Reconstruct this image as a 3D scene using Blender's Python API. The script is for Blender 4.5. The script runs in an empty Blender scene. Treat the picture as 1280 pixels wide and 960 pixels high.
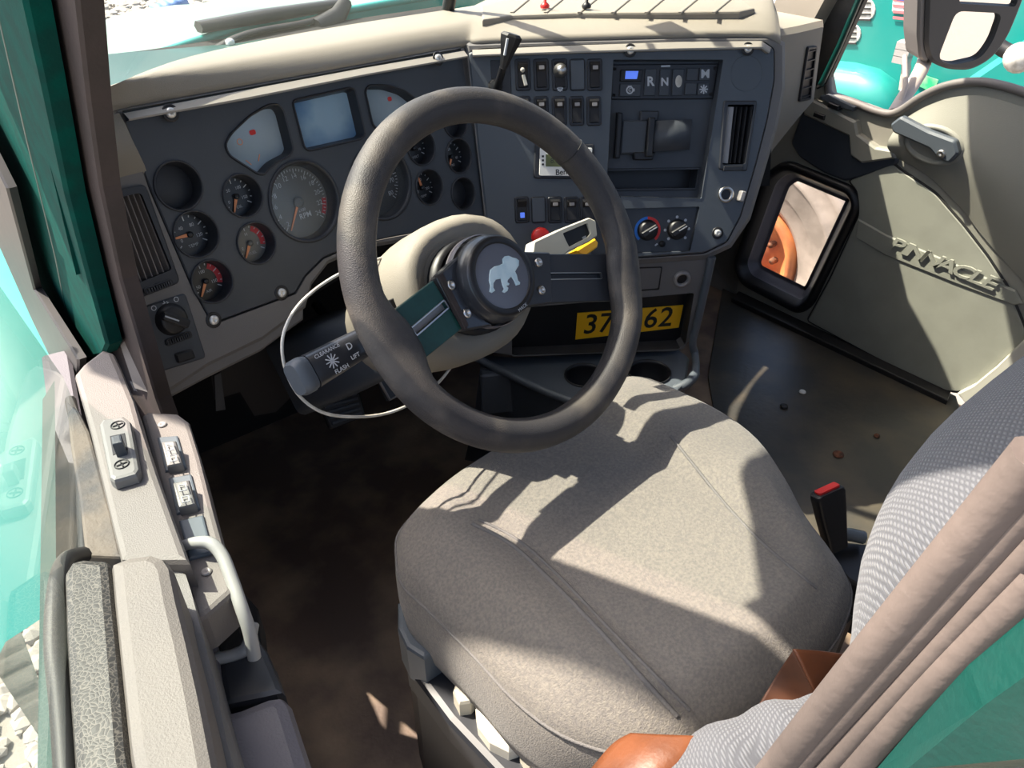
import bpy, bmesh, math, random
from mathutils import Vector, Matrix, noise
from mathutils.geometry import tessellate_polygon
SC = bpy.context.scene
COL = SC.collection
V = Vector
# ------------------------------------------------------------------ camera
YAW, PIT, FPX = math.radians(39), math.radians(36), 975.0
CAM = V((-1.05, -.68, 1.25))
HD = V((math.sin(YAW), math.cos(YAW), 0)); ZZ = V((0, 0, 1))
FW = math.cos(PIT)*HD - math.sin(PIT)*ZZ
UP = math.sin(PIT)*HD + math.cos(PIT)*ZZ
RT = V((math.cos(YAW), -math.sin(YAW), 0))
cd = bpy.data.cameras.new('camera'); cam = bpy.data.objects.new('camera', cd); COL.objects.link(cam)
cam.matrix_world = Matrix(((RT.x, UP.x, -FW.x, CAM.x), (RT.y, UP.y, -FW.y, CAM.y), (RT.z, UP.z, -FW.z, CAM.z), (0, 0, 0, 1)))
cd.sensor_width = 36; cd.lens = FPX/1280*36; cd.clip_start = .01; cd.clip_end = 500
SC.camera = cam
# ------------------------------------------------------------------ light
SUNV = V((-.38, .58, 1.0)).normalized()         # towards the sun
sl = bpy.data.lights.new('sun', 'SUN'); sl.energy = 6.8; sl.angle = math.radians(.6); sl.color = (1, .90, .76)
so = bpy.data.objects.new('sun', sl); COL.objects.link(so); so.rotation_euler = SUNV.to_track_quat('Z', 'Y').to_euler()
w = bpy.data.worlds.new('world'); SC.world = w; w.use_nodes = True
nt = w.node_tree; bg = nt.nodes['Background']
sky = nt.nodes.new('ShaderNodeTexSky'); sky.sky_type = 'NISHITA'; sky.sun_disc = False
sky.sun_elevation = math.asin(SUNV.z); sky.sun_rotation = math.atan2(SUNV.x, SUNV.y); sky.air_density = .8; sky.dust_density = 4
nt.links.new(sky.outputs[0], bg.inputs[0]); bg.inputs[1].default_value = .20
SC.view_settings.view_transform = 'Standard'; SC.view_settings.look = 'None'
SC.view_settings.exposure = 1.0; SC.view_settings.gamma = 1; SC.view_settings.use_curve_mapping = False

# ------------------------------------------------------------------ helpers
def ray(px, py): return FW*FPX + RT*(px-640) - UP*(py-480)
def hit(px, py, pt, n):
    r = ray(px, py); return CAM + r*((V(pt)-CAM).dot(n)/r.dot(n))
def HZ(px, py, z): return hit(px, py, V((0, 0, z)), ZZ)
def HX(px, py, x): return hit(px, py, V((x, 0, 0)), V((1, 0, 0)))
def HY(px, py, y): return hit(px, py, V((0, y, 0)), V((0, 1, 0)))
class Frame:                       # a local frame lying in a real plane: u right, v up, w out of the plane
    def __init__(s, o, u, v):
        s.o = V(o); s.u = V(u).normalized(); s.n = s.u.cross(V(v)).normalized(); s.v = s.n.cross(s.u).normalized()
        a = s.u, s.v, s.n
        s.M = Matrix([[a[0][i], a[1][i], a[2][i], s.o[i]] for i in range(3)]+[[0, 0, 0, 1]])
    def uv(s, px, py, w=0):
        p = hit(px, py, s.o+s.n*w, s.n)-s.o; return (p.dot(s.u), p.dot(s.v))
    def poly(s, pts, w=0): return [s.uv(a, b, w) for a, b in pts]
    def W(s, u, v, w=0): return s.o+s.u*u+s.v*v+s.n*w
    def shift(s, w): return Frame(s.o+s.n*w, s.u, s.v)

MATS = {}
def mat(name, col, rough=.5, metal=0, spec=.5, bump=0, bscale=400, col2=None, cscale=8, cpos=(.4, .6), emis=0, coat=0, bumptype='noise', sheen=0, detail=4):
    m = bpy.data.materials.new(name); m.use_nodes = True; t = m.node_tree; b = t.nodes['Principled BSDF']
    b.inputs['Base Color'].default_value = (*col, 1); b.inputs['Roughness'].default_value = rough
    b.inputs['Metallic'].default_value = metal; b.inputs['Specular IOR Level'].default_value = spec
    if coat: b.inputs['Coat Weight'].default_value = coat; b.inputs['Coat Roughness'].default_value = .08
    if sheen: b.inputs['Sheen Weight'].default_value = sheen; b.inputs['Sheen Roughness'].default_value = .5
    tc = t.nodes.new('ShaderNodeTexCoord')
    if col2:
        n = t.nodes.new('ShaderNodeTexNoise'); n.inputs['Scale'].default_value = cscale; n.inputs['Detail'].default_value = detail
        t.links.new(tc.outputs['Object'], n.inputs['Vector'])
        r = t.nodes.new('ShaderNodeValToRGB'); r.color_ramp.elements[0].position = cpos[0]; r.color_ramp.elements[1].position = cpos[1]
        r.color_ramp.elements[0].color = (*col, 1); r.color_ramp.elements[1].color = (*col2, 1)
        t.links.new(n.outputs['Fac'], r.inputs[0]); t.links.new(r.outputs[0], b.inputs['Base Color'])
    if bump:
        if bumptype == 'voronoi':
            n = t.nodes.new('ShaderNodeTexVoronoi'); n.feature = 'DISTANCE_TO_EDGE'; o = n.outputs['Distance']
        elif bumptype == 'wave':
            n = t.nodes.new('ShaderNodeTexWave'); o = n.outputs['Fac']
        else:
            n = t.nodes.new('ShaderNodeTexNoise'); n.inputs['Detail'].default_value = 3; o = n.outputs['Fac']
        n.inputs['Scale'].default_value = bscale; t.links.new(tc.outputs['Object'], n.inputs['Vector'])
        bp = t.nodes.new('ShaderNodeBump'); bp.inputs['Strength'].default_value = min(1, bump); bp.inputs['Distance'].default_value = .001
        t.links.new(o, bp.inputs['Height']); t.links.new(bp.outputs[0], b.inputs['Normal'])
    if emis:
        b.inputs['Emission Color'].default_value = (*col, 1); b.inputs['Emission Strength'].default_value = emis
    MATS[name] = m; return m
def glassmat(name, tint, dust, dustcol, rough=.02, scale=3, refl=.9):
    m = bpy.data.materials.new(name); m.use_nodes = True; t = m.node_tree; t.nodes.clear(); N = t.nodes.new
    out = N('ShaderNodeOutputMaterial'); tr = N('ShaderNodeBsdfTransparent'); tr.inputs[0].default_value = (*tint, 1)
    gl = N('ShaderNodeBsdfGlossy'); gl.inputs['Roughness'].default_value = rough
    lw = N('ShaderNodeLayerWeight'); lw.inputs[0].default_value = .5
    pw = N('ShaderNodeMath'); pw.operation = 'POWER'; pw.inputs[1].default_value = 4.5; t.links.new(lw.outputs['Facing'], pw.inputs[0])
    fr = N('ShaderNodeMath'); fr.operation = 'MULTIPLY_ADD'; fr.inputs[1].default_value = refl; fr.inputs[2].default_value = .06; t.links.new(pw.outputs[0], fr.inputs[0])
    m1 = N('ShaderNodeMixShader'); t.links.new(fr.outputs[0], m1.inputs[0]); t.links.new(tr.outputs[0], m1.inputs[1]); t.links.new(gl.outputs[0], m1.inputs[2])
    df = N('ShaderNodeBsdfDiffuse'); df.inputs[0].default_value = (*dustcol, 1)
    tl = N('ShaderNodeBsdfTranslucent'); tl.inputs[0].default_value = (*dustcol, 1)
    ad = N('ShaderNodeMixShader'); t.links.new(df.outputs[0], ad.inputs[1]); t.links.new(tl.outputs[0], ad.inputs[2])
    nz = N('ShaderNodeTexNoise'); nz.inputs['Scale'].default_value = scale; nz.inputs['Detail'].default_value = 6
    tc = N('ShaderNodeTexCoord'); t.links.new(tc.outputs['Object'], nz.inputs['Vector'])
    mp = N('ShaderNodeMapRange'); mp.inputs[1].default_value = .3; mp.inputs[2].default_value = .7; mp.inputs[3].default_value = dust*.5; mp.inputs[4].default_value = dust*1.5
    t.links.new(nz.outputs['Fac'], mp.inputs[0])
    m2 = N('ShaderNodeMixShader'); t.links.new(mp.outputs[0], m2.inputs[0]); t.links.new(m1.outputs[0], m2.inputs[1]); t.links.new(ad.outputs[0], m2.inputs[2])
    t.links.new(m2.outputs[0], out.inputs[0]); MATS[name] = m; return m

class MB:
    def __init__(s): s.v = []; s.f = []; s.sm = []
    def add(s, vs, fs, smooth=False):
        k = len(s.v); s.v += [tuple(q) for q in vs]; s.f += [tuple(i+k for i in f) for f in fs]; s.sm += [smooth]*len(fs); return s
    def merge(s, o): return s.merge_x(o, Matrix.Identity(4))
    def merge_x(s, o, M):
        k = len(s.v); s.v += [tuple(M @ V(q)) for q in o.v]; s.f += [tuple(i+k for i in f) for f in o.f]; s.sm += o.sm; return s
    def build(s, name, m, parent=None, label=None, kind=None):
        me = bpy.data.meshes.new(name); me.from_pydata(s.v, [], s.f); me.polygons.foreach_set('use_smooth', s.sm)
        me.materials.append(MATS[m] if isinstance(m, str) else m); me.update()
        o = bpy.data.objects.new(name, me); COL.objects.link(o)
        if parent: o.parent = parent
        if label: o['label'] = label
        if kind: o['kind'] = kind
        return o
def area(p): return sum(p[i-1][0]*p[i][1]-p[i][0]*p[i-1][1] for i in range(len(p)))/2
def ccw(p): return list(p) if area(p) > 0 else list(p)[::-1]
def circ(c, r, n=32, ry=None): return [(c[0]+r*math.cos(2*math.pi*i/n), c[1]+(ry or r)*math.sin(2*math.pi*i/n)) for i in range(n)]
def rpoly(p, r, n=4):              # round the corners
    p = ccw(p); o = []; N_ = len(p)
    for i in range(N_):
        a, b, c = V(p[i-1]), V(p[i]), V(p[(i+1) % N_]); d1 = (a-b); d2 = (c-b)
        q = min(r, d1.length*.45, d2.length*.45)
        A = b+d1.normalized()*q; B = b+d2.normalized()*q
        for k in range(n+1):
            t = k/n; o.append(tuple(A*(1-t)**2+b*2*t*(1-t)+B*t*t))
    return o
def inset(p, d):
    p = ccw(p); o = []; n = len(p)
    for i in range(n):
        a, b, c = V(p[i-1]), V(p[i]), V(p[(i+1) % n]); e1 = (b-a); e2 = (c-b)
        if e1.length < 1e-9 or e2.length < 1e-9: o.append(tuple(b)); continue
        e1.normalize(); e2.normalize()
        n1 = V((-e1.y, e1.x)); n2 = V((-e2.y, e2.x)); m_ = (n1+n2)
        if m_.length < 1e-6: o.append(tuple(b)); continue
        m_.normalize(); k = max(.35, m_.dot(n1)); o.append(tuple(b+m_*(d/k)))
    return o
def rect(c, w, h, r=0, ang=0, n=4):
    p = [(-w/2, -h/2), (w/2, -h/2), (w/2, h/2), (-w/2, h/2)]
    if r: p = rpoly(p, r, n)
    ca, sa = math.cos(ang), math.sin(ang)
    return [(c[0]+x*ca-y*sa, c[1]+x*sa+y*ca) for x, y in p]
def plate(mb, outer, holes, w1, w0, bev=0, back=False):
    """flat piece with real holes; front at w1, walls down to w0"""
    outer = ccw(outer); holes = [ccw(h)[::-1] for h in holes]
    front = inset(outer, bev) if bev else outer
    loops = [front]+holes; vs = [V((x, y, w1)) for l in loops for x, y in l]
    tr = tessellate_polygon([[V((x, y, 0)) for x, y in l] for l in loops])
    k = []
    for t in tr:
        a, b, c = [vs[i] for i in t]
        k.append(tuple(t) if (b-a).cross(c-a).z > 0 else tuple(t)[::-1])
    mb.add(vs, k)
    if bev:
        n = len(outer); mb.add([(x, y, w1) for x, y in front]+[(x, y, w1-bev) for x, y in outer], [(i, n+i, n+(i+1) % n, (i+1) % n) for i in range(n)])
    for j, l in enumerate([outer]+holes):
        n = len(l); top = w1-(bev if j == 0 else 0)
        mb.add([(x, y, top) for x, y in l]+[(x, y, w0) for x, y in l], [(i, n+i, n+(i+1) % n, (i+1) % n) for i in range(n)])
    if back:
        L2 = [outer]+holes; v2 = [V((x, y, w0)) for l in L2 for x, y in l]; k2 = []
        for t in tessellate_polygon([[V((x, y, 0)) for x, y in l] for l in L2]):
            a, b, c = [v2[i] for i in t]; k2.append(tuple(t)[::-1] if (b-a).cross(c-a).z > 0 else tuple(t))
        mb.add(v2, k2)
    return mb
def prism(mb, p, w0, w1, bev=0): return plate(mb, p, [], w1, w0, bev, True)
def lathe(mb, c, prof, n=32, smooth=True, sx=1, sy=1, capped=False):
    vs = []; fs = []
    for r, w_ in prof:
        for i in range(n):
            a = 2*math.pi*i/n; vs.append((c[0]+r*sx*math.cos(a), c[1]+r*sy*math.sin(a), w_))
    for j in range(len(prof)-1):
        for i in range(n): fs.append((j*n+i, j*n+(i+1) % n, (j+1)*n+(i+1) % n, (j+1)*n+i))
    mb.add(vs, fs, smooth)
    if capped:
        mb.add(vs[-n:], [tuple(range(n))])
    return mb
def tube(mb, pts, r, n=8, closed=False, smooth=True, flat=1.0, caps=True):
    pts = [V(p) for p in pts]; N_ = len(pts); rr = r if isinstance(r, (list, tuple)) else [r]*N_
    T = []
    for i in range(N_):
        if closed: d = pts[(i+1) % N_]-pts[i-1]
        else: d = pts[min(i+1, N_-1)]-pts[max(i-1, 0)]
        T.append(d.normalized() if d.length > 1e-9 else V((0, 0, 1)))
    x = T[0].orthogonal().normalized(); vs = []
    if flat != 1.0: x = (ZZ.cross(T[0])).normalized() if abs(T[0].z) < .98 else x
    for i in range(N_):
        x = (x-T[i]*x.dot(T[i])).normalized(); y = T[i].cross(x)
        for k in range(n):
            a = 2*math.pi*k/n; vs.append(pts[i]+x*rr[i]*math.cos(a)+y*rr[i]*flat*math.sin(a))
    fs = []
    for i in range(N_ if closed else N_-1):
        j = (i+1) % N_
        for k in range(n): fs.append((i*n+k, i*n+(k+1) % n, j*n+(k+1) % n, j*n+k))
    mb.add(vs, fs, smooth)
    if not closed and caps: mb.add(vs[:n], [tuple(range(n))[::-1]]); mb.add(vs[-n:], [tuple(range(n))])
    return mb
def loft(mb, rings, closed=True, cap0=True, cap1=True, smooth=True):
    n = len(rings[0]); vs = [V(p) for r in rings for p in r]; fs = []
    for j in range(len(rings)-1):
        for i in range(n if closed else n-1): fs.append((j*n+i, j*n+(i+1) % n, (j+1)*n+(i+1) % n, (j+1)*n+i))
    mb.add(vs, fs, smooth)
    if closed and cap0: mb.add(rings[0], [tuple(range(n))[::-1]], smooth)
    if closed and cap1: mb.add(rings[-1], [tuple(range(n))], smooth)
    return mb
def bez(pts, n=8, closed=False):   # Catmull-Rom through the points
    P_ = [V(p) for p in pts]; N_ = len(P_); o = []
    for i in range(N_ if closed else N_-1):
        if closed: a, b, c, d = P_[i-1], P_[i], P_[(i+1) % N_], P_[(i+2) % N_]
        else: a, b, c, d = P_[max(i-1, 0)], P_[i], P_[i+1], P_[min(i+2, N_-1)]
        for k in range(n):
            t = k/n; o.append(.5*((2*b)+(c-a)*t+(2*a-5*b+4*c-d)*t*t+(3*b-a-3*c+d)*t**3))
    if not closed: o.append(P_[-1])
    return o
def box(mb, c, s, M=None, b=0):
    x, y, z = [q/2 for q in s]; o = MB(); prism(o, [(-x, -y), (x, -y), (x, y), (-x, y)], -z, z, b)
    M2 = Matrix.Translation(V(c)) @ (M or Matrix.Identity(4)); return mb.merge_x(o, M2)
def slab3(mb, pts, depth, bev=.004):
    """a moulded piece: top outline given as 3-D points, walls going straight down by depth, with a rounded edge"""
    pts = [V(p) for p in pts]; xy = [(p.x, p.y) for p in pts]
    if area(xy) < 0: pts = pts[::-1]; xy = xy[::-1]
    i1 = inset(xy, bev); n = len(pts)
    top = [V((i1[i][0], i1[i][1], pts[i].z)) for i in range(n)]
    mid1 = [V((xy[i][0]*.7+i1[i][0]*.3, xy[i][1]*.7+i1[i][1]*.3, pts[i].z-bev*.3)) for i in range(n)]
    mid = [V((p.x, p.y, p.z-bev)) for p in pts]; bot = [V((p.x, p.y, p.z-depth)) for p in pts]
    tr = tessellate_polygon([[V((a.x, a.y, 0)) for a in top]]); k = []
    for t in tr:
        a, b_, c = [top[i] for i in t]; k.append(tuple(t) if (b_-a).cross(c-a).z > 0 else tuple(t)[::-1])
    mb.add(top, k)
    loft(mb, [bot, mid, mid1, top], cap0=False, cap1=False, smooth=False); return mb
GL = {}
def glyph(s, bold=0):
    if (s, bold) in GL: return GL[(s, bold)]
    c = bpy.data.curves.new('t', 'FONT'); c.body = s; c.size = 1; c.resolution_u = 3; c.offset = bold; c.align_x = 'CENTER'; c.align_y = 'CENTER'
    o = bpy.data.objects.new('t', c); COL.objects.link(o); bpy.context.view_layer.update()
    me = bpy.data.meshes.new_from_object(o.evaluated_get(bpy.context.evaluated_depsgraph_get()))
    g = ([tuple(v.co) for v in me.vertices], [tuple(p.vertices) for p in me.polygons])
    bpy.data.objects.remove(o); bpy.data.meshes.remove(me); GL[(s, bold)] = g; return g
def text(mb, s, c, size, w_, ang=0, sx=1, shear=0, bold=0, depth=0):
    vs, fs = glyph(s, bold); ca, sa = math.cos(ang), math.sin(ang); o = []
    for x, y, _ in vs:
        x = (x+shear*y)*size*sx; y *= size; o.append((c[0]+x*ca-y*sa, c[1]+x*sa+y*ca, w_))
    mb.add(o, fs)
    if depth:                      # raised lettering gets side walls
        from collections import Counter
        E = Counter()
        for f in fs:
            for i in range(len(f)): E[tuple(sorted((f[i-1], f[i])))] += 1
        k = len(mb.v); lo = [(a, b_, w_-depth) for a, b_, _ in o]; n = len(o)
        mb.add(o+lo, [(e[0], e[1], e[1]+n, e[0]+n) for e, q in E.items() if q == 1])
    return mb
def tag(o, label=None, cat=None, group=None, kind=None):
    if label: o['label'] = label
    if cat: o['category'] = cat
    if group: o['group'] = group
    if kind: o['kind'] = kind
    return o
def thing(name, label, cat, M=None, group=None, kind=None):
    o = bpy.data.objects.new(name, None); COL.objects.link(o); o.empty_display_size = .05
    if M is not None: o.matrix_world = M if isinstance(M, Matrix) else Matrix.Translation(V(M))
    return tag(o, label, cat, group, kind)

# ------------------------------------------------------------------ materials
mat('dash_beige', (.26, .232, .19), .62, bump=.5, bscale=900, col2=(.235, .21, .172), cscale=5)
mat('dash_grey', (.15, .142, .138), .55, bump=.5, bscale=900)
mat('trim_grey', (.16, .143, .135), .55, bump=.4, bscale=800, col2=(.15, .135, .125), cscale=9, cpos=(.45, .75))
mat('bevel_sunlit', (.30, .275, .24), .5)  # paler than the dark panel, to stand in for sun on the bevel
mat('pad_grey', (.165, .145, .132), .6, bump=.5, bscale=700, col2=(.155, .137, .127), cscale=14)
mat('mauve_grey', (.13, .12, .135), .45, bump=.6, bscale=450)
mat('panel_dark', (.040, .047, .058), .5, bump=.25, bscale=1400, col2=(.048, .055, .067), cscale=6)
mat('panel_mid', (.075, .088, .105), .5, bump=.25, bscale=1400)
mat('well', (.022, .024, .03), .45)
mat('black', (.009, .009, .011), .45)
mat('void', (.006, .005, .005), .9)  # near-black, puts the shade of hollows into the colour
mat('rubber', (.012, .012, .013), .5, col2=(.02, .018, .017), cscale=20)
mat('seal_brown', (.060, .048, .046), .8, spec=.15, bump=.6, bscale=120, col2=(.05, .042, .04), cscale=12)
mat('seal_light', (.15, .118, .105), .7, spec=.3, bump=.6, bscale=160, col2=(.10, .08, .073), cscale=10)
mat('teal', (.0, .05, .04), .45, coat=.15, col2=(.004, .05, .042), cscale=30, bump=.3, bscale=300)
mat('teal_dusty', (.0, .23, .20), .45, coat=.4, col2=(.02, .25, .215), cscale=3)
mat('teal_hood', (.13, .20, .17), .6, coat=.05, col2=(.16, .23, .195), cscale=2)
mat('spoke_green', (.003, .045, .036), .5, coat=.1, col2=(.006, .06, .05), cscale=40)
mat('spoke_dark', (.028, .03, .036), .35, coat=.3)
mat('chrome', (.80, .78, .74), .38, metal=.6)
mat('steel', (.55, .54, .52), .35, metal=1)
mat('steel_dull', (.33, .31, .30), .5, metal=.4)
mat('wheel_black', (.038, .035, .037), .55, bump=.7, bscale=700, col2=(.14, .12, .10), cscale=11, cpos=(.48, .72), detail=9)
mat('dial_black', (.008, .01, .014), .35)
mat('dial_grey', (.10, .105, .10), .35, col2=(.13, .13, .12), cscale=10)
mat('display', (.24, .32, .38), .18, col2=(.30, .37, .42), cscale=6, spec=.8)  # pale blue of both display colours also carries reflected sky
mat('display_blue', (.10, .22, .40), .15, col2=(.30, .45, .58), cscale=9, spec=.8)
mat('white', (.75, .75, .72), .5)
mat('offwhite', (.62, .60, .54), .5, col2=(.45, .42, .36), cscale=40)
mat('print', (.50, .52, .55), .6)
mat('needle', (.75, .28, .12), .5)
mat('red', (.62, .025, .02), .4)
mat('red_dim', (.45, .03, .04), .5)
mat('blue', (.02, .16, .60), .4)
mat('blue_lit', (.10, .2, .8), .4, emis=.35)
mat('yellow', (1, .52, .01), .45)
mat('seat_cloth', (.145, .133, .124), .95, bump=1.0, bscale=520, col2=(.205, .186, .16), cscale=260, cpos=(.35, .7), sheen=.15, detail=2)
mat('seat_seam', (.15, .142, .138), .95, bump=1, bscale=500)
mat('leather', (.16, .05, .017), .45, bump=.5, bscale=120, col2=(.10, .032, .012), cscale=22, cpos=(.4, .7))
mat('floor_mat', (.12, .08, .06), .6, bump=.6, bscale=150, col2=(.38, .27, .17), cscale=5.5, cpos=(.45, .75), detail=9)
mat('floor_metal', (.05, .048, .042), .38, bump=.7, bscale=60, col2=(.13, .10, .065), cscale=7, cpos=(.42, .8), detail=9)
mat('door_lower', (.29, .29, .245), .6, bump=.3, bscale=600, col2=(.26, .26, .22), cscale=10)
mat('door_upper', (.27, .26, .22), .55, bump=.4, bscale=700)
mat('vinyl', (.035, .036, .038), .5, bump=1, bscale=90, bumptype='voronoi', col2=(.055, .055, .055), cscale=40)
mat('vinyl_dusty', (.13, .105, .085), .7, bump=.8, bscale=200, col2=(.04, .042, .05), cscale=13, cpos=(.42, .62))
mat('knob_cream', (.52, .49, .40), .5)
mat('knob_blue', (.10, .12, .14), .45)
mat('rust', (.22, .08, .035), .8, col2=(.08, .035, .02), cscale=60)
mat('gravel', (.27, .245, .215), .9, bump=1, bscale=14, bumptype='voronoi', col2=(.30, .27, .24), cscale=16, cpos=(.35, .65), detail=8)
mat('stone', (.33, .305, .265), .9, col2=(.38, .34, .30), cscale=3)
mat('mirror', (.80, .78, .75), .02, metal=1)
mat('housing', (.05, .05, .052), .5)
mat('housing_light', (.16, .15, .145), .5)
mat('arm_beige', (.42, .36, .31), .55)
mat('louver', (.35, .34, .32), .6)
mat('orange', (.75, .26, .08), .6, col2=(.5, .15, .06), cscale=6)
mat('tire', (.38, .31, .27), .8, col2=(.27, .22, .19), cscale=9, bump=.5, bscale=60)
mat('sticker_green', (.03, .55, .20), .5, col2=(.35, .75, .35), cscale=12)
mat('flag_blue', (.05, .1, .4), .5)
mat('lcd_green', (.10, .12, .045), .4)
mat('emblem', (.62, .76, .80), .35, col2=(.50, .66, .72), cscale=60)
mat('cap_face', (.12, .125, .15), .4, coat=.2)
mat('headliner', (.30, .285, .26), .8)
mat('rock_blue', (.12, .22, .45), .5)
glassmat('windshield_glass', (.93, .985, .96), .022, (.7, .85, .8), scale=4, refl=.15)
glassmat('door_glass', (.86, .95, .92), .06, (.62, .70, .64), scale=3)
glassmat('clear_glass', (.93, .96, .95), .02, (.7, .75, .7))
glassmat('gauge_glass', (.9, .92, .93), .03, (.5, .55, .6), rough=.25)
#mat('knit_cloth', (.105, .11, .125), .95, bump=1.0, bscale=300, col2=(.155, .16, .175), cscale=240, cpos=(.4, .6), sheen=.15, detail=2)
mat('knob_light', (.66, .63, .54), .45)
mat('leather_dark', (.07, .026, .012), .6, col2=(.11, .04, .018), cscale=20)
mat('steel_grey', (.33, .33, .32), .4)
mat('door_jamb', (.55, .53, .46), .5)
mat('teal_dark', (.0, .035, .03), .35, coat=.5)
mat('rust_paint', (.45, .13, .04), .7)
mat('chip_pale', (.30, .24, .2), .7, col2=(.02, .07, .06), cscale=60, cpos=(.45, .55))
def knit():
    m = mat('knit_cloth', (.10, .105, .12), .95, sheen=.15); t = m.node_tree; b = t.nodes['Principled BSDF']; N = t.nodes.new
    tc = N('ShaderNodeTexCoord'); out = []
    for rot in ((0, .5, .3), (1.2, .2, 1.5)):
        mp = N('ShaderNodeMapping'); mp.inputs['Rotation'].default_value = rot; t.links.new(tc.outputs['Object'], mp.inputs[0])
        w_ = N('ShaderNodeTexWave'); w_.inputs['Scale'].default_value = 95; w_.inputs['Distortion'].default_value = .6; w_.inputs['Detail'].default_value = 1; t.links.new(mp.outputs[0], w_.inputs['Vector']); out.append(w_.outputs['Fac'])
    mu = N('ShaderNodeMath'); mu.operation = 'MULTIPLY'; t.links.new(out[0], mu.inputs[0]); t.links.new(out[1], mu.inputs[1])
    r = N('ShaderNodeValToRGB'); r.color_ramp.elements[0].color = (.085, .088, .10, 1); r.color_ramp.elements[1].color = (.145, .15, .165, 1); r.color_ramp.elements[0].position = .05; r.color_ramp.elements[1].position = .6
    t.links.new(mu.outputs[0], r.inputs[0]); t.links.new(r.outputs[0], b.inputs['Base Color'])
    bp = N('ShaderNodeBump'); bp.inputs['Strength'].default_value = .8; bp.inputs['Distance'].default_value = .001; t.links.new(mu.outputs[0], bp.inputs['Height']); t.links.new(bp.outputs[0], b.inputs['Normal'])
knit()
def vinylm():
    m = mat('vinyl', (.03, .03, .03), .5); t = m.node_tree; b = t.nodes['Principled BSDF']; N = t.nodes.new
    tc = N('ShaderNodeTexCoord'); nz = N('ShaderNodeTexNoise'); nz.inputs['Scale'].default_value = 60
    t.links.new(tc.outputs['Object'], nz.inputs['Vector'])
    ad = N('ShaderNodeVectorMath'); ad.operation = 'MULTIPLY_ADD'; ad.inputs[1].default_value = (.012, .012, .012); t.links.new(nz.outputs['Color'], ad.inputs[0]); t.links.new(tc.outputs['Object'], ad.inputs[2])
    v = N('ShaderNodeTexVoronoi'); v.feature = 'DISTANCE_TO_EDGE'; v.inputs['Scale'].default_value = 300; t.links.new(ad.outputs[0], v.inputs['Vector'])
    r = N('ShaderNodeValToRGB'); r.color_ramp.elements[0].color = (.13, .115, .10, 1); r.color_ramp.elements[1].color = (.028, .026, .025, 1); r.color_ramp.elements[1].position = .10
    t.links.new(v.outputs['Distance'], r.inputs[0]); t.links.new(r.outputs[0], b.inputs['Base Color'])
    bp = N('ShaderNodeBump'); bp.inputs['Strength'].default_value = .18; bp.inputs['Distance'].default_value = .001; t.links.new(v.outputs['Distance'], bp.inputs['Height']); t.links.new(bp.outputs[0], b.inputs['Normal'])
vinylm()
mat('teal_matte', (.0, .060, .048), .8, spec=.08, col2=(.003, .045, .038), cscale=30, bump=.3, bscale=300)
mat('red_pale', (.60, .16, .17), .5)
mat('louver_dark', (.03, .03, .03), .6)
mat('adj_grey', (.17, .165, .16), .45)
# ------------------------------------------------------------------ frames of the dashboard
az, el = math.radians(10.1), math.radians(17.7)
IPn = V((math.sin(az)*math.cos(el), -math.cos(az)*math.cos(el), math.sin(el))); IPu = V((math.cos(az), math.sin(az), 0))
IP = Frame((-.809, .396, .952), IPu, IPn.cross(IPu))
TLc = hit(580, 62, IP.o, IP.n); BLc = hit(603, 265, IP.o, IP.n); TRc = HZ(968, 52, .92)
CF = Frame(TLc, V((TRc.x-TLc.x, TRc.y-TLc.y, 0)), TLc-BLc)
# pad stations: pixel on the front edge, plane it is on, pixel on the windshield line
ST = [((119, 152), IP, (104, 122)), ((150, 134), IP, (132, 110)), ((300, 106), IP, (240, 70)), ((450, 79), IP, (400, 37)), ((572, 57), IP, (560, 12)),
      ((602, 53), CF, (625, 3)), ((700, 49), CF, (720, -4)), ((850, 45), CF, (860, -8)), ((950, 44), CF, (950, -8)), ((976, 54), CF, (1012, -2))]
PADF = []; PADB = []
for f_, fr, b_ in ST:
    p = hit(*f_, fr.o, fr.n); PADF.append(p); PADB.append(HZ(*b_, p.z+.03))
for i_, q_, z_ in ((5, (625, 3), .935), (6, (720, -4), .91), (7, (850, -3), .90), (8, (945, 0), .90)): PADB[i_] = HZ(*q_, z_)
PADB[9] = V((.72, .56, .885))

# ------------------------------------------------------------------ the cab shell
def struct(name, mb, m, parent=None, **k):
    return mb.build(name, m, parent, kind=None if parent else 'structure', **k)
mb = MB(); box(mb, (0.0, -.02, -.02), (1.78, 2.0, .04)); 
fl = struct('floor', mb, 'floor_mat'); fl['label'] = 'dark scuffed cab floor with dusty brown stains'
mb = MB(); p = [HZ(*q, .004) for q in ((885, 470), (905, 350), (1195, 495), (1215, 560), (1120, 700), (1020, 720), (900, 560))]
slab3(mb, p, .004, .001); mb.build('metal_floor_plate', 'floor_metal', fl, 'bare dark floor by the passenger door with scratches and rust')
for q, r, m in (((1003, 490), .006, 'white'), ((980, 508), .007, 'rubber'), ((1048, 568), .009, 'rust'), ((1096, 545), .005, 'rust')):
    c = HZ(*q, .006); mb = MB(); lathe(mb, (0, 0), [(r*1.5, 0), (r*1.35, .003), (r*.7, .004), (r*.3, .002), (0, .002)], 16)
    o = mb.build('floor_bolt', m, fl); o.location = c
mb = MB(); a = HZ(915, 366, .0); b = HZ(1000, 420, .0); c2 = HZ(1200, 500, 0)
slab3(mb, [HZ(915, 372, .02), HZ(925, 362, .02), HZ(1190, 486, .02), HZ(1185, 500, .02)], .018, .003); mb.build('sill_strip', 'rubber', fl)
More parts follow.
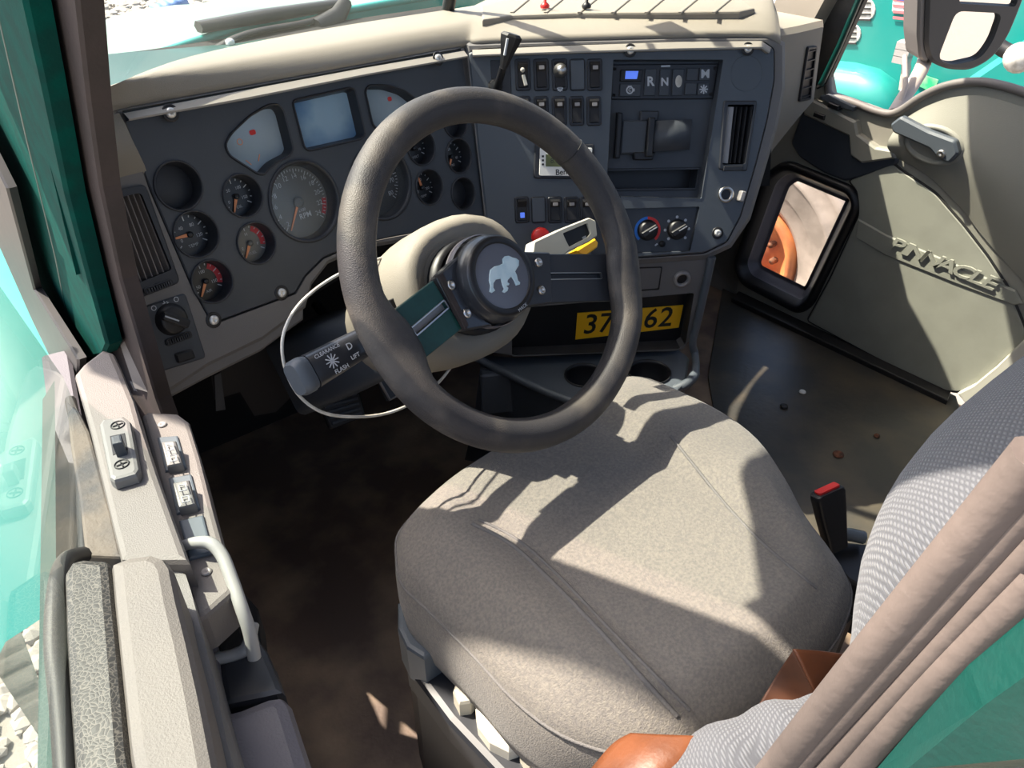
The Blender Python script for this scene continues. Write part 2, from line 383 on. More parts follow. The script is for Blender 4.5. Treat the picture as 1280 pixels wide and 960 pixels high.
# firewall, back wall, ceiling
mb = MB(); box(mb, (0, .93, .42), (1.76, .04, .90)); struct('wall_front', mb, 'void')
mb = MB(); box(mb, (0, -1.02, .45), (1.78, .04, .96)); box(mb, (0, -1.02, 1.66), (1.78, .04, .2)); box(mb, (-.75, -1.02, 1.25), (.28, .04, .7)); box(mb, (.75, -1.02, 1.25), (.28, .04, .7))
struct('wall_back', mb, 'headliner')
mb = MB(); box(mb, (0.01, -.41, 1.74), (1.82, 1.18, .05)); struct('ceiling', mb, 'headliner')
mb = MB(); box(mb, (.925, .78, .3), (.05, .40, 1.0)); struct('wall_right', mb, 'dash_grey')
mb = MB(); box(mb, (-.925, .70, .05), (.05, .42, .9)); struct('wall_left', mb, 'rubber')

# A pillar on the driver's side with its rubber seal
def strip(px_poly, fn, thick, m, name, parent=None, bev=.003, **k):
    """polygon traced on the plane it lies in, given thickness along the plane normal (away from camera)"""
    pts = [fn(*q) for q in px_poly]; n = (pts[1]-pts[0]).cross(pts[2]-pts[1])
    nn = V((0, 0, 0))
    for i in range(len(pts)): nn += pts[i-1].cross(pts[i])
    n = nn.normalized()
    if n.dot(CAM-pts[0]) < 0: n = -n
    c = sum(pts, V((0, 0, 0)))/len(pts); u = (pts[1]-pts[0]); u = (u-n*u.dot(n)).normalized(); f = Frame(c, u, n.cross(u))
    lp = [((q-c).dot(f.u), (q-c).dot(f.v)) for q in pts]
    mb = MB(); prism(mb, lp, -thick, 0, bev); o = mb.build(name, m, parent, **k); o.matrix_world = f.M
    return o
XL = -.90
PX = lambda x: (lambda a, b: HX(a, b, x))
o = strip([(92, -40), (95, 0), (110, 130), (125, 235), (150, 350), (195, 500), (240, 620), (205, 620), (150, 470), (105, 330), (75, 200), (45, 60), (22, -40)], PX(XL), .02, 'seal_brown', 'trim_1'); o['kind'] = 'structure'; o['label'] = 'dark brown rubber door seal running down the windshield pillar'
pts = [HX(a, b, XL+.004) for a, b in ((64, -40), (72, 40), (88, 140), (108, 250), (135, 360), (175, 480))]
mb = MB(); tube(mb, bez(pts, 6), .006, 10); mb.build('seal_lip', 'seal_brown').parent = None
q = bpy.data.objects['seal_lip']; q.parent = o; q.matrix_parent_inverse = o.matrix_world.inverted()
# pillar core behind seal
mb = MB(); A0 = V((-.93, .36, .80)); A1 = V((-.90, -.03, 1.74)); loft(mb, [[A+V(d) for d in ((.0, -.05, 0), (.03, -.05, 0), (.035, .03, 0), (.0, .035, 0))] for A in (A0, A1)], smooth=False)
struct('trim_2', mb, 'teal_matte')
mb = MB(); A0 = V((.90, .56, .68)); A1 = V((.90, .16, 1.74)); loft(mb, [[A+V(d) for d in ((-.05, -.02, 0), (.02, -.05, 0), (.02, .09, 0), (-.03, .12, 0))] for A in (A0, A1)], smooth=False)
struct('trim_3', mb, 'dash_beige')
# B pillar: ribbed seal and painted body
XB = -.885
bp = strip([(940, 985), (1030, 880), (1150, 725), (1300, 545), (1300, 760), (1190, 855), (1080, 985)], PX(XB), .03, 'seal_light', 'trim_4', bev=.006); bp['kind'] = 'structure'; bp['label'] = 'wide ribbed grey rubber seal down the rear door pillar'
for k_, (a, b, c_, r) in enumerate((((975, 985), (1110, 835), (1300, 622), .004), ((1012, 985), (1140, 845), (1300, 672), .0035), ((1050, 985), (1160, 860), (1300, 722), .0045), ((952, 985), (1080, 830), (1300, 570), .006))):
    mb = MB(); tube(mb, bez([HX(*q_, XB-.001) for q_ in (a, b, c_)], 8), r, 10); o = mb.build('seal_rib', 'seal_light'); o.parent = bp; o.matrix_parent_inverse = bp.matrix_world.inverted()
o = strip([(1075, 985), (1190, 850), (1310, 755), (1400, 900), (1400, 985)], PX(XB-.012), .05, 'teal', 'wall_4', bev=.008); o['kind'] = 'structure'; o['label'] = 'green painted body panel behind the rear door seal'
mb = MB(); box(mb, (-.86, -.97, .85), (.04, .10, 1.75)); struct('wall_5', mb, 'headliner')
mb = MB(); box(mb, (.92, -.76, .85), (.04, .52, 1.75)); struct('wall_6', mb, 'headliner')
mb = MB(); box(mb, (-.90, -.25, 1.70), (.05, 1.0, .06)); struct('trim_7', mb, 'headliner')
mb = MB(); box(mb, (.90, -.2, 1.66), (.05, 1.0, .12)); struct('trim_8', mb, 'headliner')

# windshield
rs_ = lambda b: min(1, max(0, (b.x+.8)/1.3)); rk_ = lambda b: .57-.32*rs_(b); zh_ = lambda b: 1.46-.08*rs_(b)
top = [b+V((0, -rk_(b)*(zh_(b)-b.z), zh_(b)-b.z)) for b in PADB]
for i_, y_ in ((5, .46), (6, .46), (7, .455), (8, .44), (9, .42)): top[i_] = V((PADB[i_].x, y_, 1.40))
def shield(name, i0, i1, cut0=None):
    B = PADB[i0:i1+1]; T = top[i0:i1+1]; mb = MB(); n = len(B)
    mb.add(B+T, [(i, i+1, n+i+1, n+i) for i in range(n-1)], True); return struct(name, mb, 'windshield_glass')
PADM = PADB[4]*.9+PADB[5]*.1
shield('window_1', 0, 4)['label'] = 'left half of the dusty windshield over the dashboard'
shield('window_2', 4, 9)['label'] = 'right half of the dusty windshield over the dashboard'
mb = MB(); d = PADB[4]; tube(mb, [d, top[4]], .012, 8); struct('trim_9', mb, 'rubber')
mb = MB(); loft(mb, [[p+V((0, .02, 0)) for p in top], [p+V((0, -.02, -.004)) for p in top], [p+V((0, -.10, .10)) for p in top], [V((p.x, min(p.y-.14, .16), 1.73)) for p in top], [V((p.x, .18, 1.77)) for p in top], [p+V((0, .02, .06)) for p in top], [p+V((0, .02, 0)) for p in top]], closed=False); struct('trim_10', mb, 'headliner')
# things stuck on the windshield
def on_shield(x, t, lab, w_, h_, m, rot=0):
    i = max(k for k in range(9) if PADB[k].x <= x); s = (x-PADB[i].x)/(PADB[i+1].x-PADB[i].x)
    p = PADB[i].lerp(PADB[i+1], s)+V((0, -.40, .70))*t; u = (PADB[i+1]-PADB[i]).normalized(); vv = V((0, -.40, .70)); f = Frame(p, u, vv)
    mb = MB(); prism(mb, rect((0, 0), w_, h_, 0, rot), .002, .003)
    if f.n.y > 0: pass
    o = mb.build('windshield_sticker', m); o.matrix_world = f.M; tag(o, lab, 'sticker')

# ------------------------------------------------------------------ outside
mb = MB(); n = 60; random.seed(3)
vs = [(-40+80*i/n, -40+90*j/n, -1.35) for j in range(n+1) for i in range(n+1)]
mb.add(vs, [(j*(n+1)+i, j*(n+1)+i+1, (j+1)*(n+1)+i+1, (j+1)*(n+1)+i) for j in range(n) for i in range(n)])
struct('ground', mb, 'gravel')
mb = MB(); ico = bmesh.new(); bmesh.ops.create_icosphere(ico, subdivisions=1, radius=1); iv = [v.co.copy() for v in ico.verts]; ifc = [tuple(v.index for v in f.verts) for f in ico.faces]; ico.free()
def stone(x, y, s):
    R = Matrix.Rotation(random.random()*6.28, 3, 'Z'); sc = V((s*random.uniform(.7, 1.3), s*random.uniform(.7, 1.2), s*random.uniform(.4, .8)))
    mb.add([V((x, y, -1.34+s*.2))+R @ V((a.x*sc.x, a.y*sc.y, a.z*sc.z))*random.uniform(.85, 1.1) for a in iv], ifc)
for _ in range(2600): stone(random.uniform(-2.6, -.9), random.uniform(.2, 3.5), random.uniform(.02, .05))
for _ in range(14000): stone(random.uniform(-1.5, 8), random.uniform(8, 20), random.uniform(.035, .11))
o = mb.build('gravel_stones', 'stone'); tag(o, 'pale loose gravel stones covering the yard beyond the hood', 'gravel', kind='stuff')
# own hood and fender
hood = thing('truck_hood', 'pale sunlit green hood of this truck seen through the left windshield', 'hood', (0, 0, 0))
mb = MB(); rings = []
for j in range(13):
    t = j/12; y = .82+1.80*t; zc = .935-.10*t-.24*t*t; hw = .93-.22*t; r = []
    for i in range(25):
        a = -1+2*i/24; x = hw*a; drop = .05*abs(a)**2+.16*max(0, abs(a)-.72)**1.5*3
        if 0.35 < abs(a) < .62: drop -= .012*math.sin((abs(a)-.35)/.27*math.pi)
        r.append((x+.02, y+(.06*(1-a*a)), zc-drop))
    rings.append(r)
loft(mb, rings, closed=False); rr = [[(p[0], p[1]+.02, p[2]-.45) for p in rings[-1]]]
loft(mb, [rings[-1]]+rr, closed=False)
for s in (0, 24): loft(mb, [[r[s] for r in rings], [(r[s][0]*1.02, r[s][1], -.6) for r in rings]], closed=False)
mb.build('hood_panel', 'teal_hood', hood)
mb = MB(); loft(mb, [[(p[0], p[1]-.005, p[2]+dz) for p in rings[0]] for dz in (.0, -.035, -.09)], closed=False); tube(mb, [(p[0], p[1], p[2]) for p in rings[0]], .008, 8); mb.build('hood_edge', 'teal_dusty', hood)
mb = MB(); prev = None
rings = []
for j in range(11):
    t = j/10; y = .75+1.9*t; zt = -.12+.34*math.sin(t*math.pi); rings.append([(-1.28, y, -.75), (-1.28, y, zt-.06), (-1.24, y, zt-.01), (-1.1, y, zt+.02), (-.86, y, zt+.04), (-.82, y, zt+.02), (-.82, y, -.75)])
loft(mb, rings, closed=False)
mb.build('fender', 'teal_dusty', hood, 'green front fender bulging beside the hood')
mb = MB(); cw = [[PADB[i].x*1.03, PADB[i].y, PADB[i].z-.02] for i in range(9)]
loft(mb, [[(p[0], p[1]+.01, p[2]) for p in cw], [(p[0], max(.86, p[1]+.12), p[2]-.04) for p in cw]], closed=False); mb.build('cowl', 'teal', hood)
# wiper
wp = thing('windshield_wiper', 'dark windshield wiper lying across the left half of the windshield', 'wiper', HY(270, 58, .80))
def W(px, py, y): return HY(px, py, y)-wp.location
mb = MB(); tube(mb, [W(248, 34, .86), W(330, 20, .87), W(432, 4, .88)], [.018, .021, .017], 6, flat=.6); mb.build('wiper_blade', 'rubber', wp)
mb = MB(); tube(mb, [W(262, 36, .855), W(420, 10, .87)], .0035, 6); mb.build('blade_spine', 'steel_dull', wp)
mb = MB(); tube(mb, bez([W(215, 96, .80), W(265, 64, .81), W(310, 42, .83), W(390, 26, .85), W(425, 6, .87)], 6), [.010]*25, 8, flat=.6); mb.build('wiper_arm', 'rubber', wp)
mb = MB(); lathe(mb, (0, 0), [(.008, 0), (.008, .006), (.004, .009), (0, .009)], 12); o = mb.build('arm_nut', 'chrome', wp); o.location = W(288, 55, .79)
mb = MB(); tube(mb, [W(395, 34, .84), W(420, 22, .86), W(432, 2, .875)], [.016, .02, .014], 8); mb.build('blade_joint', 'rubber', wp)
# blue object lying on the gravel
mb = MB(); c = HZ(214, 10, -1.30); vs = []
for k_ in range(4): mb.add([c+V((v.x*.14+.12*k_-.2, v.y*.3, v.z*.10+.03*k_)) for v in iv], ifc, True)
o = mb.build('blue_tarp_bundle', 'rock_blue'); tag(o, 'small blue crumpled bundle lying on the gravel beyond the hood', 'bundle')
# neighbouring truck seen through the passenger window
NX = 3.0
nb = thing('neighbour_truck', 'bright green truck parked alongside beyond the passenger window', 'truck', (NX, 0, -1.35))
def NP(px, py, dx=0): return HX(px, py, NX+dx)-nb.location
def npoly(name, pts, dx, th, m, bev=.01, label=None):
    P_ = [NP(*q, dx) for q in pts]; lp = [(-p.y, p.z) for p in P_]      # u = -Y, v = Z, w = -X (towards us)
    mb = MB(); prism(mb, lp, -th, 0, bev); o = mb.build(name, m, nb, label)
    o.matrix_local = Matrix(((0, 0, -1, P_[0].x), (-1, 0, 0, 0), (0, 1, 0, 0), (0, 0, 0, 1))); return o
npoly('hood_side', [(985, -60), (1420, -60), (1420, 330), (900, 330), (960, 60)], 0, 1.2, 'teal_dusty')
mb = MB(); R = []
for k_, (dx, dy) in enumerate(((.0, -4), (-.05, 0), (-.11, 8), (-.15, 20), (-.17, 40), (-.18, 90), (-.18, 240))):
    R.append([NP(x, y+dy, dx*(1-.9*max(0, (x-1100)/36)**2 if x > 1100 else 1)) for x, y in ((900, 70), (985, 76), (1030, 78), (1070, 82), (1100, 90), (1120, 104), (1130, 122), (1136, 150))])
loft(mb, R, closed=False); mb.build('fender', 'teal_dusty', nb, 'rounded front fender with a pale sheen')
npoly('cab_side', [(1205, 100), (1300, 35), (1420, 35), (1420, 330), (1180, 330)], -.10, .3, 'teal_dusty', .03)
for cx, cy, w_, h_ in ((1072, 12, 44, 28), (1054, 42, 44, 26)):
    pts = [(cx-w_/2-6, cy-h_/2+1), (cx+w_/2-12, cy-h_/2)]+[(cx+w_/2-12+12*math.sin(q*math.pi/8), cy-h_/2*math.cos(q*math.pi/8)) for q in range(1, 8)]+[(cx+w_/2-12, cy+h_/2), (cx-w_/2-6, cy+h_/2-1)]
    lv = npoly('hood_louver', pts, -.006, .012, 'offwhite', .003)
    for k_ in range(4):
        y0 = cy-h_/2+4+k_*(h_/4.0); npoly('louver_slot', [(cx-w_/2-2, y0), (cx+w_/2-6, y0+1), (cx+w_/2-6, y0+3), (cx-w_/2-2, y0+2.2)], -.010, .004, 'louver_dark', 0)
fl_ = npoly('flag_decal', [(1117, -12), (1172, -12), (1167, 26), (1115, 14)], -.008, .008, 'white', 0, 'stars and stripes flag decal')
for k_ in range(5):
    y = -10+k_*7.6; npoly('flag_stripe', [(1116, y), (1171, y+5), (1170, y+9), (1116, y+3.4)], -.011, .003, 'red_pale', 0)
npoly('flag_canton', [(1120, -12), (1145, -12), (1143, 3), (1120, 0)], -.012, .003, 'flag_blue', 0)
# hood latch and stay of the neighbour truck
mb = MB(); tube(mb, [NP(1131, 66, -.16), NP(1133, 85, -.16), NP(1129, 112, -.16)], .022, 8); mb.build('hood_latch', 'arm_beige', nb)
mb = MB(); 
c = NP(1131, 62, -.17)
for k_ in range(3): box(mb, c+V((0, 0, .02-.03*k_)), (.05, .07, .04), None, .008)
mb.build('latch_head', 'louver', nb)
mb = MB(); tube(mb, bez([NP(1236, 45, -.6), NP(1255, 62, -.6), NP(1290, 75, -.6)], 5), .03, 8); mb.build('mirror_arm', 'rubber', nb)
mb = MB(); c = NP(1275, 72, -.62); lathe(mb, (0, 0), [(.0, .04), (.04, .035), (.055, .015), (.055, 0)], 16); o = mb.build('round_mirror', 'offwhite', nb); o.location = c; o.rotation_euler = (0, -math.pi/2, 0)
# passenger side mirror of this truck
mc = HX(1212, 45, 1.28); mt = thing('side_mirror', 'large black framed mirror outside the passenger window', 'mirror', mc)
fm = Frame(mc, (math.cos(math.radians(-30)), math.sin(math.radians(-30)), 0), (-.04, -.07, 1))
mt.matrix_world = fm.M
def mp_(pts): return fm.poly(pts)
outer = rpoly(mp_([(1158, -60), (1298, -60), (1272, 12), (1258, 46), (1238, 73), (1212, 87), (1182, 86), (1160, 76), (1154, 58)]), .03, 5)
hole = rpoly(mp_([(1192, 12), (1250, 15), (1238, 50), (1222, 72), (1186, 80), (1169, 72)]), .022, 5)
hole2 = rpoly(mp_([(1196, -55), (1285, -55), (1266, 7), (1196, 3)]), .008, 3)
mb = MB(); plate(mb, outer, [hole, hole2], .012, -.06, .008, True); mb.build('mirror_housing', 'housing', mt)
mb = MB(); plate(mb, rpoly(mp_([(1150, -60), (1180, -60), (1172, 40), (1160, 80), (1150, 74), (1147, 45)]), .01), [], .0, -.07, .006, True); mb.build('housing_rim', 'housing_light', mt)
def bulge(pts, h, m, name):
    mb = MB(); c = sum((V(q) for q in pts), V((0, 0)))/len(pts); rings = []
    for s in (1, .8, .6, .4, .2, .02): rings.append([(c.x+(q[0]-c.x)*s, c.y+(q[1]-c.y)*s, h*(1-s*s)) for q in pts])
    loft(mb, rings, cap0=False); o = mb.build(name, m, mt); return o
bulge(inset(hole, -.002), .003, 'mirror', 'convex_glass'); bulge(inset(hole2, -.002), .0008, 'mirror', 'flat_glass')
dmr = thing('side_mirror', 'tall black mirror outside the driver door, out of view past the open door glass', 'mirror', (-1.235, .62, 1.80))
mb = MB(); o_ = MB(); prism(o_, rpoly([(x+1.235, z-1.80) for x, z in ((-1.24, 1.45), (-1.095, 1.45), (-1.185, 1.96), (-1.262, 2.44), (-1.35, 2.44), (-1.292, 1.91))], .015), -.055, .015, .008); mb.merge_x(o_, Matrix.Rotation(math.pi/2, 4, 'X')); mb.build('mirror_housing', 'housing', dmr)  # unseen mirror, its outline shaped to cast the shadow band on the seat
mb = MB(); o_ = MB(); prism(o_, inset([(x+1.235, z-1.80) for x, z in ((-1.24, 1.45), (-1.095, 1.45), (-1.185, 1.96), (-1.262, 2.44), (-1.35, 2.44), (-1.292, 1.91))], .014), .015, .018); mb.merge_x(o_, Matrix.Rotation(math.pi/2, 4, 'X')); mb.build('flat_glass', 'mirror', dmr)
mb = MB(); tube(mb, [(0, .02, -.36), (.02, .02, -.65), (.16, -.02, -.86)], .014, 10); mb.build('mirror_arm', 'housing', dmr)
ma = thing('mirror_bracket', 'beige tubular bracket holding the passenger mirror', 'bracket', HX(1125, 135, 1.0))
def MA(px, py, x): return HX(px, py, x)-ma.location
mb = MB(); tube(mb, bez([MA(1118, 142, .98), MA(1130, 122, 1.05), MA(1150, 90, 1.18), MA(1160, 60, 1.3), MA(1172, 0, 1.34), MA(1180, -40, 1.34)], 6), .019, 12, flat=.8); mb.build('bracket_tube', 'arm_beige', ma)
mb = MB(); tube(mb, [MA(1122, 138, 1.0), MA(1132, 108, 1.04), MA(1131, 70, 1.1)], .007, 8); mb.build('bracket_rod', 'arm_beige', ma)
npoly('green_sticker', [(1150, 92), (1173, 100), (1166, 116), (1145, 106)], -.012, .004, 'sticker_green', 0, 'green and white square sticker')
# ------------------------------------------------------------------ dashboard body
dash = thing('dashboard', 'beige padded dashboard top and grey surround sunlit under the windshield', 'dashboard', (0, 0, 0))
mb = MB(); rings = []
for f, b in zip(PADF, PADB):
    n = V((0, 0, 1)); q = V((b.x, b.y, 0))-V((f.x, f.y, 0))
    rings.append([f+V((0, .012, -.05)), f+V((0, .004, -.004)), f+V((0, 0, -.001)), f+V((0, 0, .006))+q*.03, f+V((0, 0, .015))+q*.09, f+V((0, 0, .024))+q*.18, f+V((0, 0, .028))+q*.32, f+V((0, 0, .030))+q*.7, b])
# extra stations between for smoothness
R2 = []
for k_ in range(len(rings[0])):
    R2.append(bez([r[k_] for r in rings], 5))
loft(mb, R2, closed=False); mb.build('top_pad', 'dash_beige', dash)
mb = MB(); slab3(mb, [HZ(*q, .962) for q in ((603, 24), (640, 19), (720, 16), (850, 15), (925, 14), (944, 10), (925, -4), (840, -12), (660, -8), (600, 8))], .02, .004); dfc = mb.build('defrost_cover', 'dash_beige', dash)
for k_ in range(7):
    x = 640+k_*42; a, b = HZ(x, 16, .9625), HZ(x+22, -2, .9625); mb = MB(); tube(mb, [a, b], .004, 6, flat=.5); mb.build('cover_rib', 'dash_beige', dfc)
# two small coloured pull knobs standing on the pad
for px, m in ((681, 'red'), (733, 'black')):
    c = HZ(px, 10, .965); mb = MB(); lathe(mb, (0, 0), [(.008, 0), (.009, .004), (.006, .008), (.003, .010), (.002, .035), (0, .035)], 14)
    o = mb.build('pull_knob', m, dash, '%s pull knob on the pad' % m); o.location = c
# left pod fascia and surround with an opening for the instrument panel
ipo = [(150, 141), (300, 113), (450, 85), (579, 62), (583, 70), (592, 150), (603, 240), (606, 276), (592, 279), (560, 284), (500, 294), (440, 306), (404, 322), (381, 345), (369, 366), (266, 404), (240, 356), (190, 240)]
FL = IP.shift(-.004)
outer = IP.poly([(112, 150), (150, 132), (578, 55), (592, 150), (608, 278), (600, 300), (520, 300), (450, 312), (412, 330), (392, 356), (384, 385), (330, 425), (262, 458), (205, 496), (190, 492), (160, 400), (128, 260), (118, 200)])
ipu = IP.poly(ipo)
vhole = IP.poly([(131, 243), (176, 233), (219, 352), (171, 370)]); lhole = IP.poly([(176, 386), (230, 368), (254, 446), (202, 462)])
mb = MB(); plate(mb, outer, [inset(ipu, -.0025), inset(vhole, .002), inset(lhole, .002)], 0, -.06, .006); o = mb.build('left_surround', 'dash_grey', dash); o.matrix_world = IP.M
mb = MB(); f = IP; a = IP.poly([(205, 490), (262, 452), (330, 420), (384, 380), (384, 400), (330, 440), (262, 474), (210, 502)]); prism(mb, a, -.12, -.008, .004); o = mb.build('lower_lip', 'dash_grey', dash); o.matrix_world = IP.M
rows = [([(110, 152), (130, 143), (147, 138)], -.002), ([(114, 170), (136, 162), (157, 156)], .008), ([(120, 190), (142, 184), (167, 178)], .014), ([(124, 204), (147, 197), (173, 190)], .012), ([(128, 222), (152, 214), (181, 207)], .004), ([(130, 232), (155, 224), (184, 217)], -.002)]
mb = MB(); loft(mb, [bez([V((*IP.uv(a, b, w_), w_)) for a, b in r], 3) for r, w_ in rows], closed=False); o = mb.build('sunlit_corner', 'dash_beige', dash); o.matrix_world = IP.M  # wedge added in paler beige so the fascia corner looks sunlit
# dash underside and dark cavity
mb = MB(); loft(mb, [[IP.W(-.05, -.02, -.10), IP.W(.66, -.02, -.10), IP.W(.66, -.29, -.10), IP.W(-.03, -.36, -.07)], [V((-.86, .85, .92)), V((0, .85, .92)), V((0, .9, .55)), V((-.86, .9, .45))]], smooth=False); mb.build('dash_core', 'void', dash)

# ------------------------------------------------------------------ instrument panel
ip = thing('instrument_panel', 'charcoal instrument panel with round gauges behind the steering wheel', 'instrument panel', IP.M)
SM, BL, TA = .0309, .0333, .0614
gauges = [('blank_gauge', (223, 232.5), BL, None), ('gauge', (303.5, 245), SM, 'a'), ('gauge', (245, 293), SM*1.05, 'b'), ('gauge', (265, 352), SM, 'c'), ('tachometer', (381.5, 252), TA, 't'),
          ('gauge', (320.5, 304), SM, 'd'), ('gauge', (526.5, 184), SM, 'e'), ('gauge', (573.5, 195), SM, 'f'), ('gauge', (536.5, 234), SM, 'g'), ('blank_gauge', (579, 242), SM*.95, None), ('blank_gauge', (569, 152), SM*.95, None), ('speedometer', (477, 228), TA, 's')]
fan = [(281, 181), (288, 168), (312, 145), (336, 131), (348, 131), (354, 139), (366, 186), (362, 194), (341, 205), (330, 218), (322, 217), (286, 194)]
cdp = [(365, 126), (437, 110), (443, 112), (456, 168), (452, 173), (386, 188), (380, 184)]
fan2 = [(456, 114), (461, 107), (484, 107), (506, 114), (526, 130), (541, 152), (539, 159), (500, 181), (487, 180), (478, 163), (466, 158)]
holes = []; 
for nm, c, r, k_ in gauges: holes.append(circ(IP.uv(*c), r*.93, 40))
fans = [rpoly(IP.poly(q), .008, 3) for q in (fan, cdp, fan2)]
holes += fans
mb = MB(); plate(mb, rpoly(ipu, .003, 2), holes, .0, -.012, .0015); o = mb.build('panel_plate', 'panel_dark', ip)
# bevel along the top edge, its sunlit look put into a paler colour
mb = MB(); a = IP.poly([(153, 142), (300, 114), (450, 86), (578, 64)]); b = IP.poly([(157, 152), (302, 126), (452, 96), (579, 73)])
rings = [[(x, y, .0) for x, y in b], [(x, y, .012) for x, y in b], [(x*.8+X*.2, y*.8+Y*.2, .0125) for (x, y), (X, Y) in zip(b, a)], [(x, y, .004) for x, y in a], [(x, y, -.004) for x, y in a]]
loft(mb, rings, closed=False, smooth=False); mb.build('top_bevel', 'bevel_sunlit', ip)
def ring_well(c, r, parent, depth=.022):
    mb = MB(); lathe(mb, c, [(r, -.001), (r, .0025), (r*.96, .0035), (r*.92, .002), (r*.9, -.003), (r*.86, -depth)], 40); return mb.build('bezel', 'well', parent)
def dial(c, r, k_, g, depth=.0215):
    tr = r*.865
    if k_ is None:
        mb = MB(); lathe(mb, c, [(tr, -depth), (tr*.9, -depth+.001), (0, -depth+.001)], 32); mb.build('blank_plug', 'well', g); return
    grey = k_ in 'td'
    mb = MB(); lathe(mb, c, [(tr, -depth), (0, -depth)], 36); mb.build('dial_face', 'dial_grey' if grey else 'dial_black', g)
    w_ = -depth+.0006; mb = MB(); n = 45 if k_ in 'ts' else 13
    for i in range(n):
        if k_ in 'ts': a = math.radians(225-270*i/(n-1)); maj = i % 4 == 0
        else: a = math.radians(215-250*i/(n-1)); maj = i % 3 == 0
        L = tr*(.13 if maj else .07) if k_ in 'ts' else tr*(.24 if maj else .10); ra = tr*.93-L/2
        prism(mb, rect((c[0]+ra*math.cos(a), c[1]+ra*math.sin(a)), L, tr*(.022 if k_ in 'ts' else .05), 0, a), w_-.0003, w_)
    if k_ == 't':
        for i in range(12):
            a = math.radians(222-264*i/11); text(mb, str(2+2*i), (c[0]+tr*.72*math.cos(a), c[1]+tr*.72*math.sin(a)), tr*.19, w_)
        text(mb, 'RPM', (c[0]+tr*.1, c[1]-tr*.42), tr*.22, w_, bold=.01); text(mb, 'x100', (c[0]+tr*.05, c[1]-tr*.25), tr*.12, w_)
    elif k_ == 's':
        for i in range(9):
            a = math.radians(222-264*i/8); text(mb, str(10*i), (c[0]+tr*.7*math.cos(a), c[1]+tr*.7*math.sin(a)), tr*.2, w_)
        text(mb, 'MPH', (c[0], c[1]-tr*.35), tr*.18, w_)
    else:
        lab = {'a': '0 50 100 150', 'b': '0 40 80 120', 'c': '50 100 150', 'd': 'E H F', 'e': '10 12 14 16', 'f': '0 20 40', 'g': '100 200 300'}[k_].split()
        for i, s in enumerate(lab):
            a = math.radians(200-220*i/(len(lab)-1)); text(mb, s, (c[0]+tr*.5*math.cos(a), c[1]+tr*.5*math.sin(a)), tr*.24, w_)
        text(mb, {'a': 'OIL', 'b': 'TEMP', 'c': 'AIR', 'd': 'FUEL', 'e': 'VOLT', 'f': 'PSI', 'g': 'TEMP'}[k_], (c[0], c[1]-tr*.55), tr*.22, w_)
    mb.build('scale_marks', 'print', g)
    if k_ in 'tcd':       # red sector
        a0, a1 = {'t': (-8, -38), 'c': (60, -25), 'd': (62, -22)}[k_]; mb = MB(); n = 12; ro, ri = tr*.95, tr*(.82 if k_ == 't' else .66)
        P_ = [(c[0]+ro*math.cos(math.radians(a0+(a1-a0)*i/n)), c[1]+ro*math.sin(math.radians(a0+(a1-a0)*i/n))) for i in range(n+1)]+[(c[0]+ri*math.cos(math.radians(a1-(a1-a0)*i/n)), c[1]+ri*math.sin(math.radians(a1-(a1-a0)*i/n))) for i in range(n+1)]
        prism(mb, P_, w_-.0005, w_-.0001); mb.build('red_sector', 'red_dim', g)
    a = math.radians({'t': 232, 'a': 240, 'b': 176, 'c': 232, 'd': 232, 'e': 100, 'f': 235, 'g': 95, 's': 225}[k_]); L = tr*.85; mb = MB()
    if k_ != 's':
        ca, sa = math.cos(a), math.sin(a); q = tr*(.035 if k_ == 't' else .085)
        prism(mb, [(c[0]+x*ca-y*sa, c[1]+x*sa+y*ca) for x, y in ((tr*.14, -q), (L, -q*.5), (L, q*.5), (tr*.14, q))], w_+.001, w_+.002); mb.build('needle', 'needle', g)
    mb = MB(); lathe(mb, c, [(tr*.15, w_), (tr*.15, w_+.004), (tr*.1, w_+.005), (0, w_+.005)], 20); mb.build('needle_hub', 'dial_black' if not grey else 'dial_grey', g)
glab = {'a': None}
for nm, c, r, k_ in gauges:
    cc = IP.uv(*c); g = bpy.data.objects.new(nm, None); COL.objects.link(g); g.parent = ip
    ring_well(cc, r, g); dial(cc, r, k_, g)
    if k_ and k_ in 'ts':
        mb = MB(); lathe(mb, cc, [(r*.89, -.006), (0, -.006)], 32); mb.build('gauge_glass', 'gauge_glass', g)
for q, m in zip(fans, ('display', 'display_blue', 'display')):
    g = bpy.data.objects.new('warning_display', None); COL.objects.link(g); g.parent = ip
    mb = MB(); n = len(q); a, b, c_, d = inset(q, -.0025), inset(q, -.001), inset(q, .001), inset(q, .004)
    loft(mb, [[(x, y, -.001) for x, y in a], [(x, y, .003) for x, y in b], [(x, y, .002) for x, y in c_], [(x, y, -.018) for x, y in d]], cap0=False, cap1=False, smooth=False); mb.build('bezel', 'well', g)
    mb = MB(); prism(mb, inset(q, .003), -.020, -.017); mb.build('screen', m, g)
f_ = IP; mb = MB(); prism(mb, rect(IP.uv(323, 164), .010, .007, .003), -.017, -.0165); prism(mb, rect(IP.uv(495, 122), .008, .007, .003), -.017, -.0165); mb.build('warning_symbol', 'red', ip)
mb = MB(); c = IP.uv(307, 176); lathe(mb, c, [(.0045, -.0166), (.0035, -.0166)], 16); c = IP.uv(318, 202); prism(mb, rect(c, .010, .0012, 0, 2.2), -.017, -.0164); prism(mb, rect(IP.uv(331, 196), .010, .0012, 0, 1.0), -.017, -.0164); mb.build('symbol_outline', 'needle', ip)
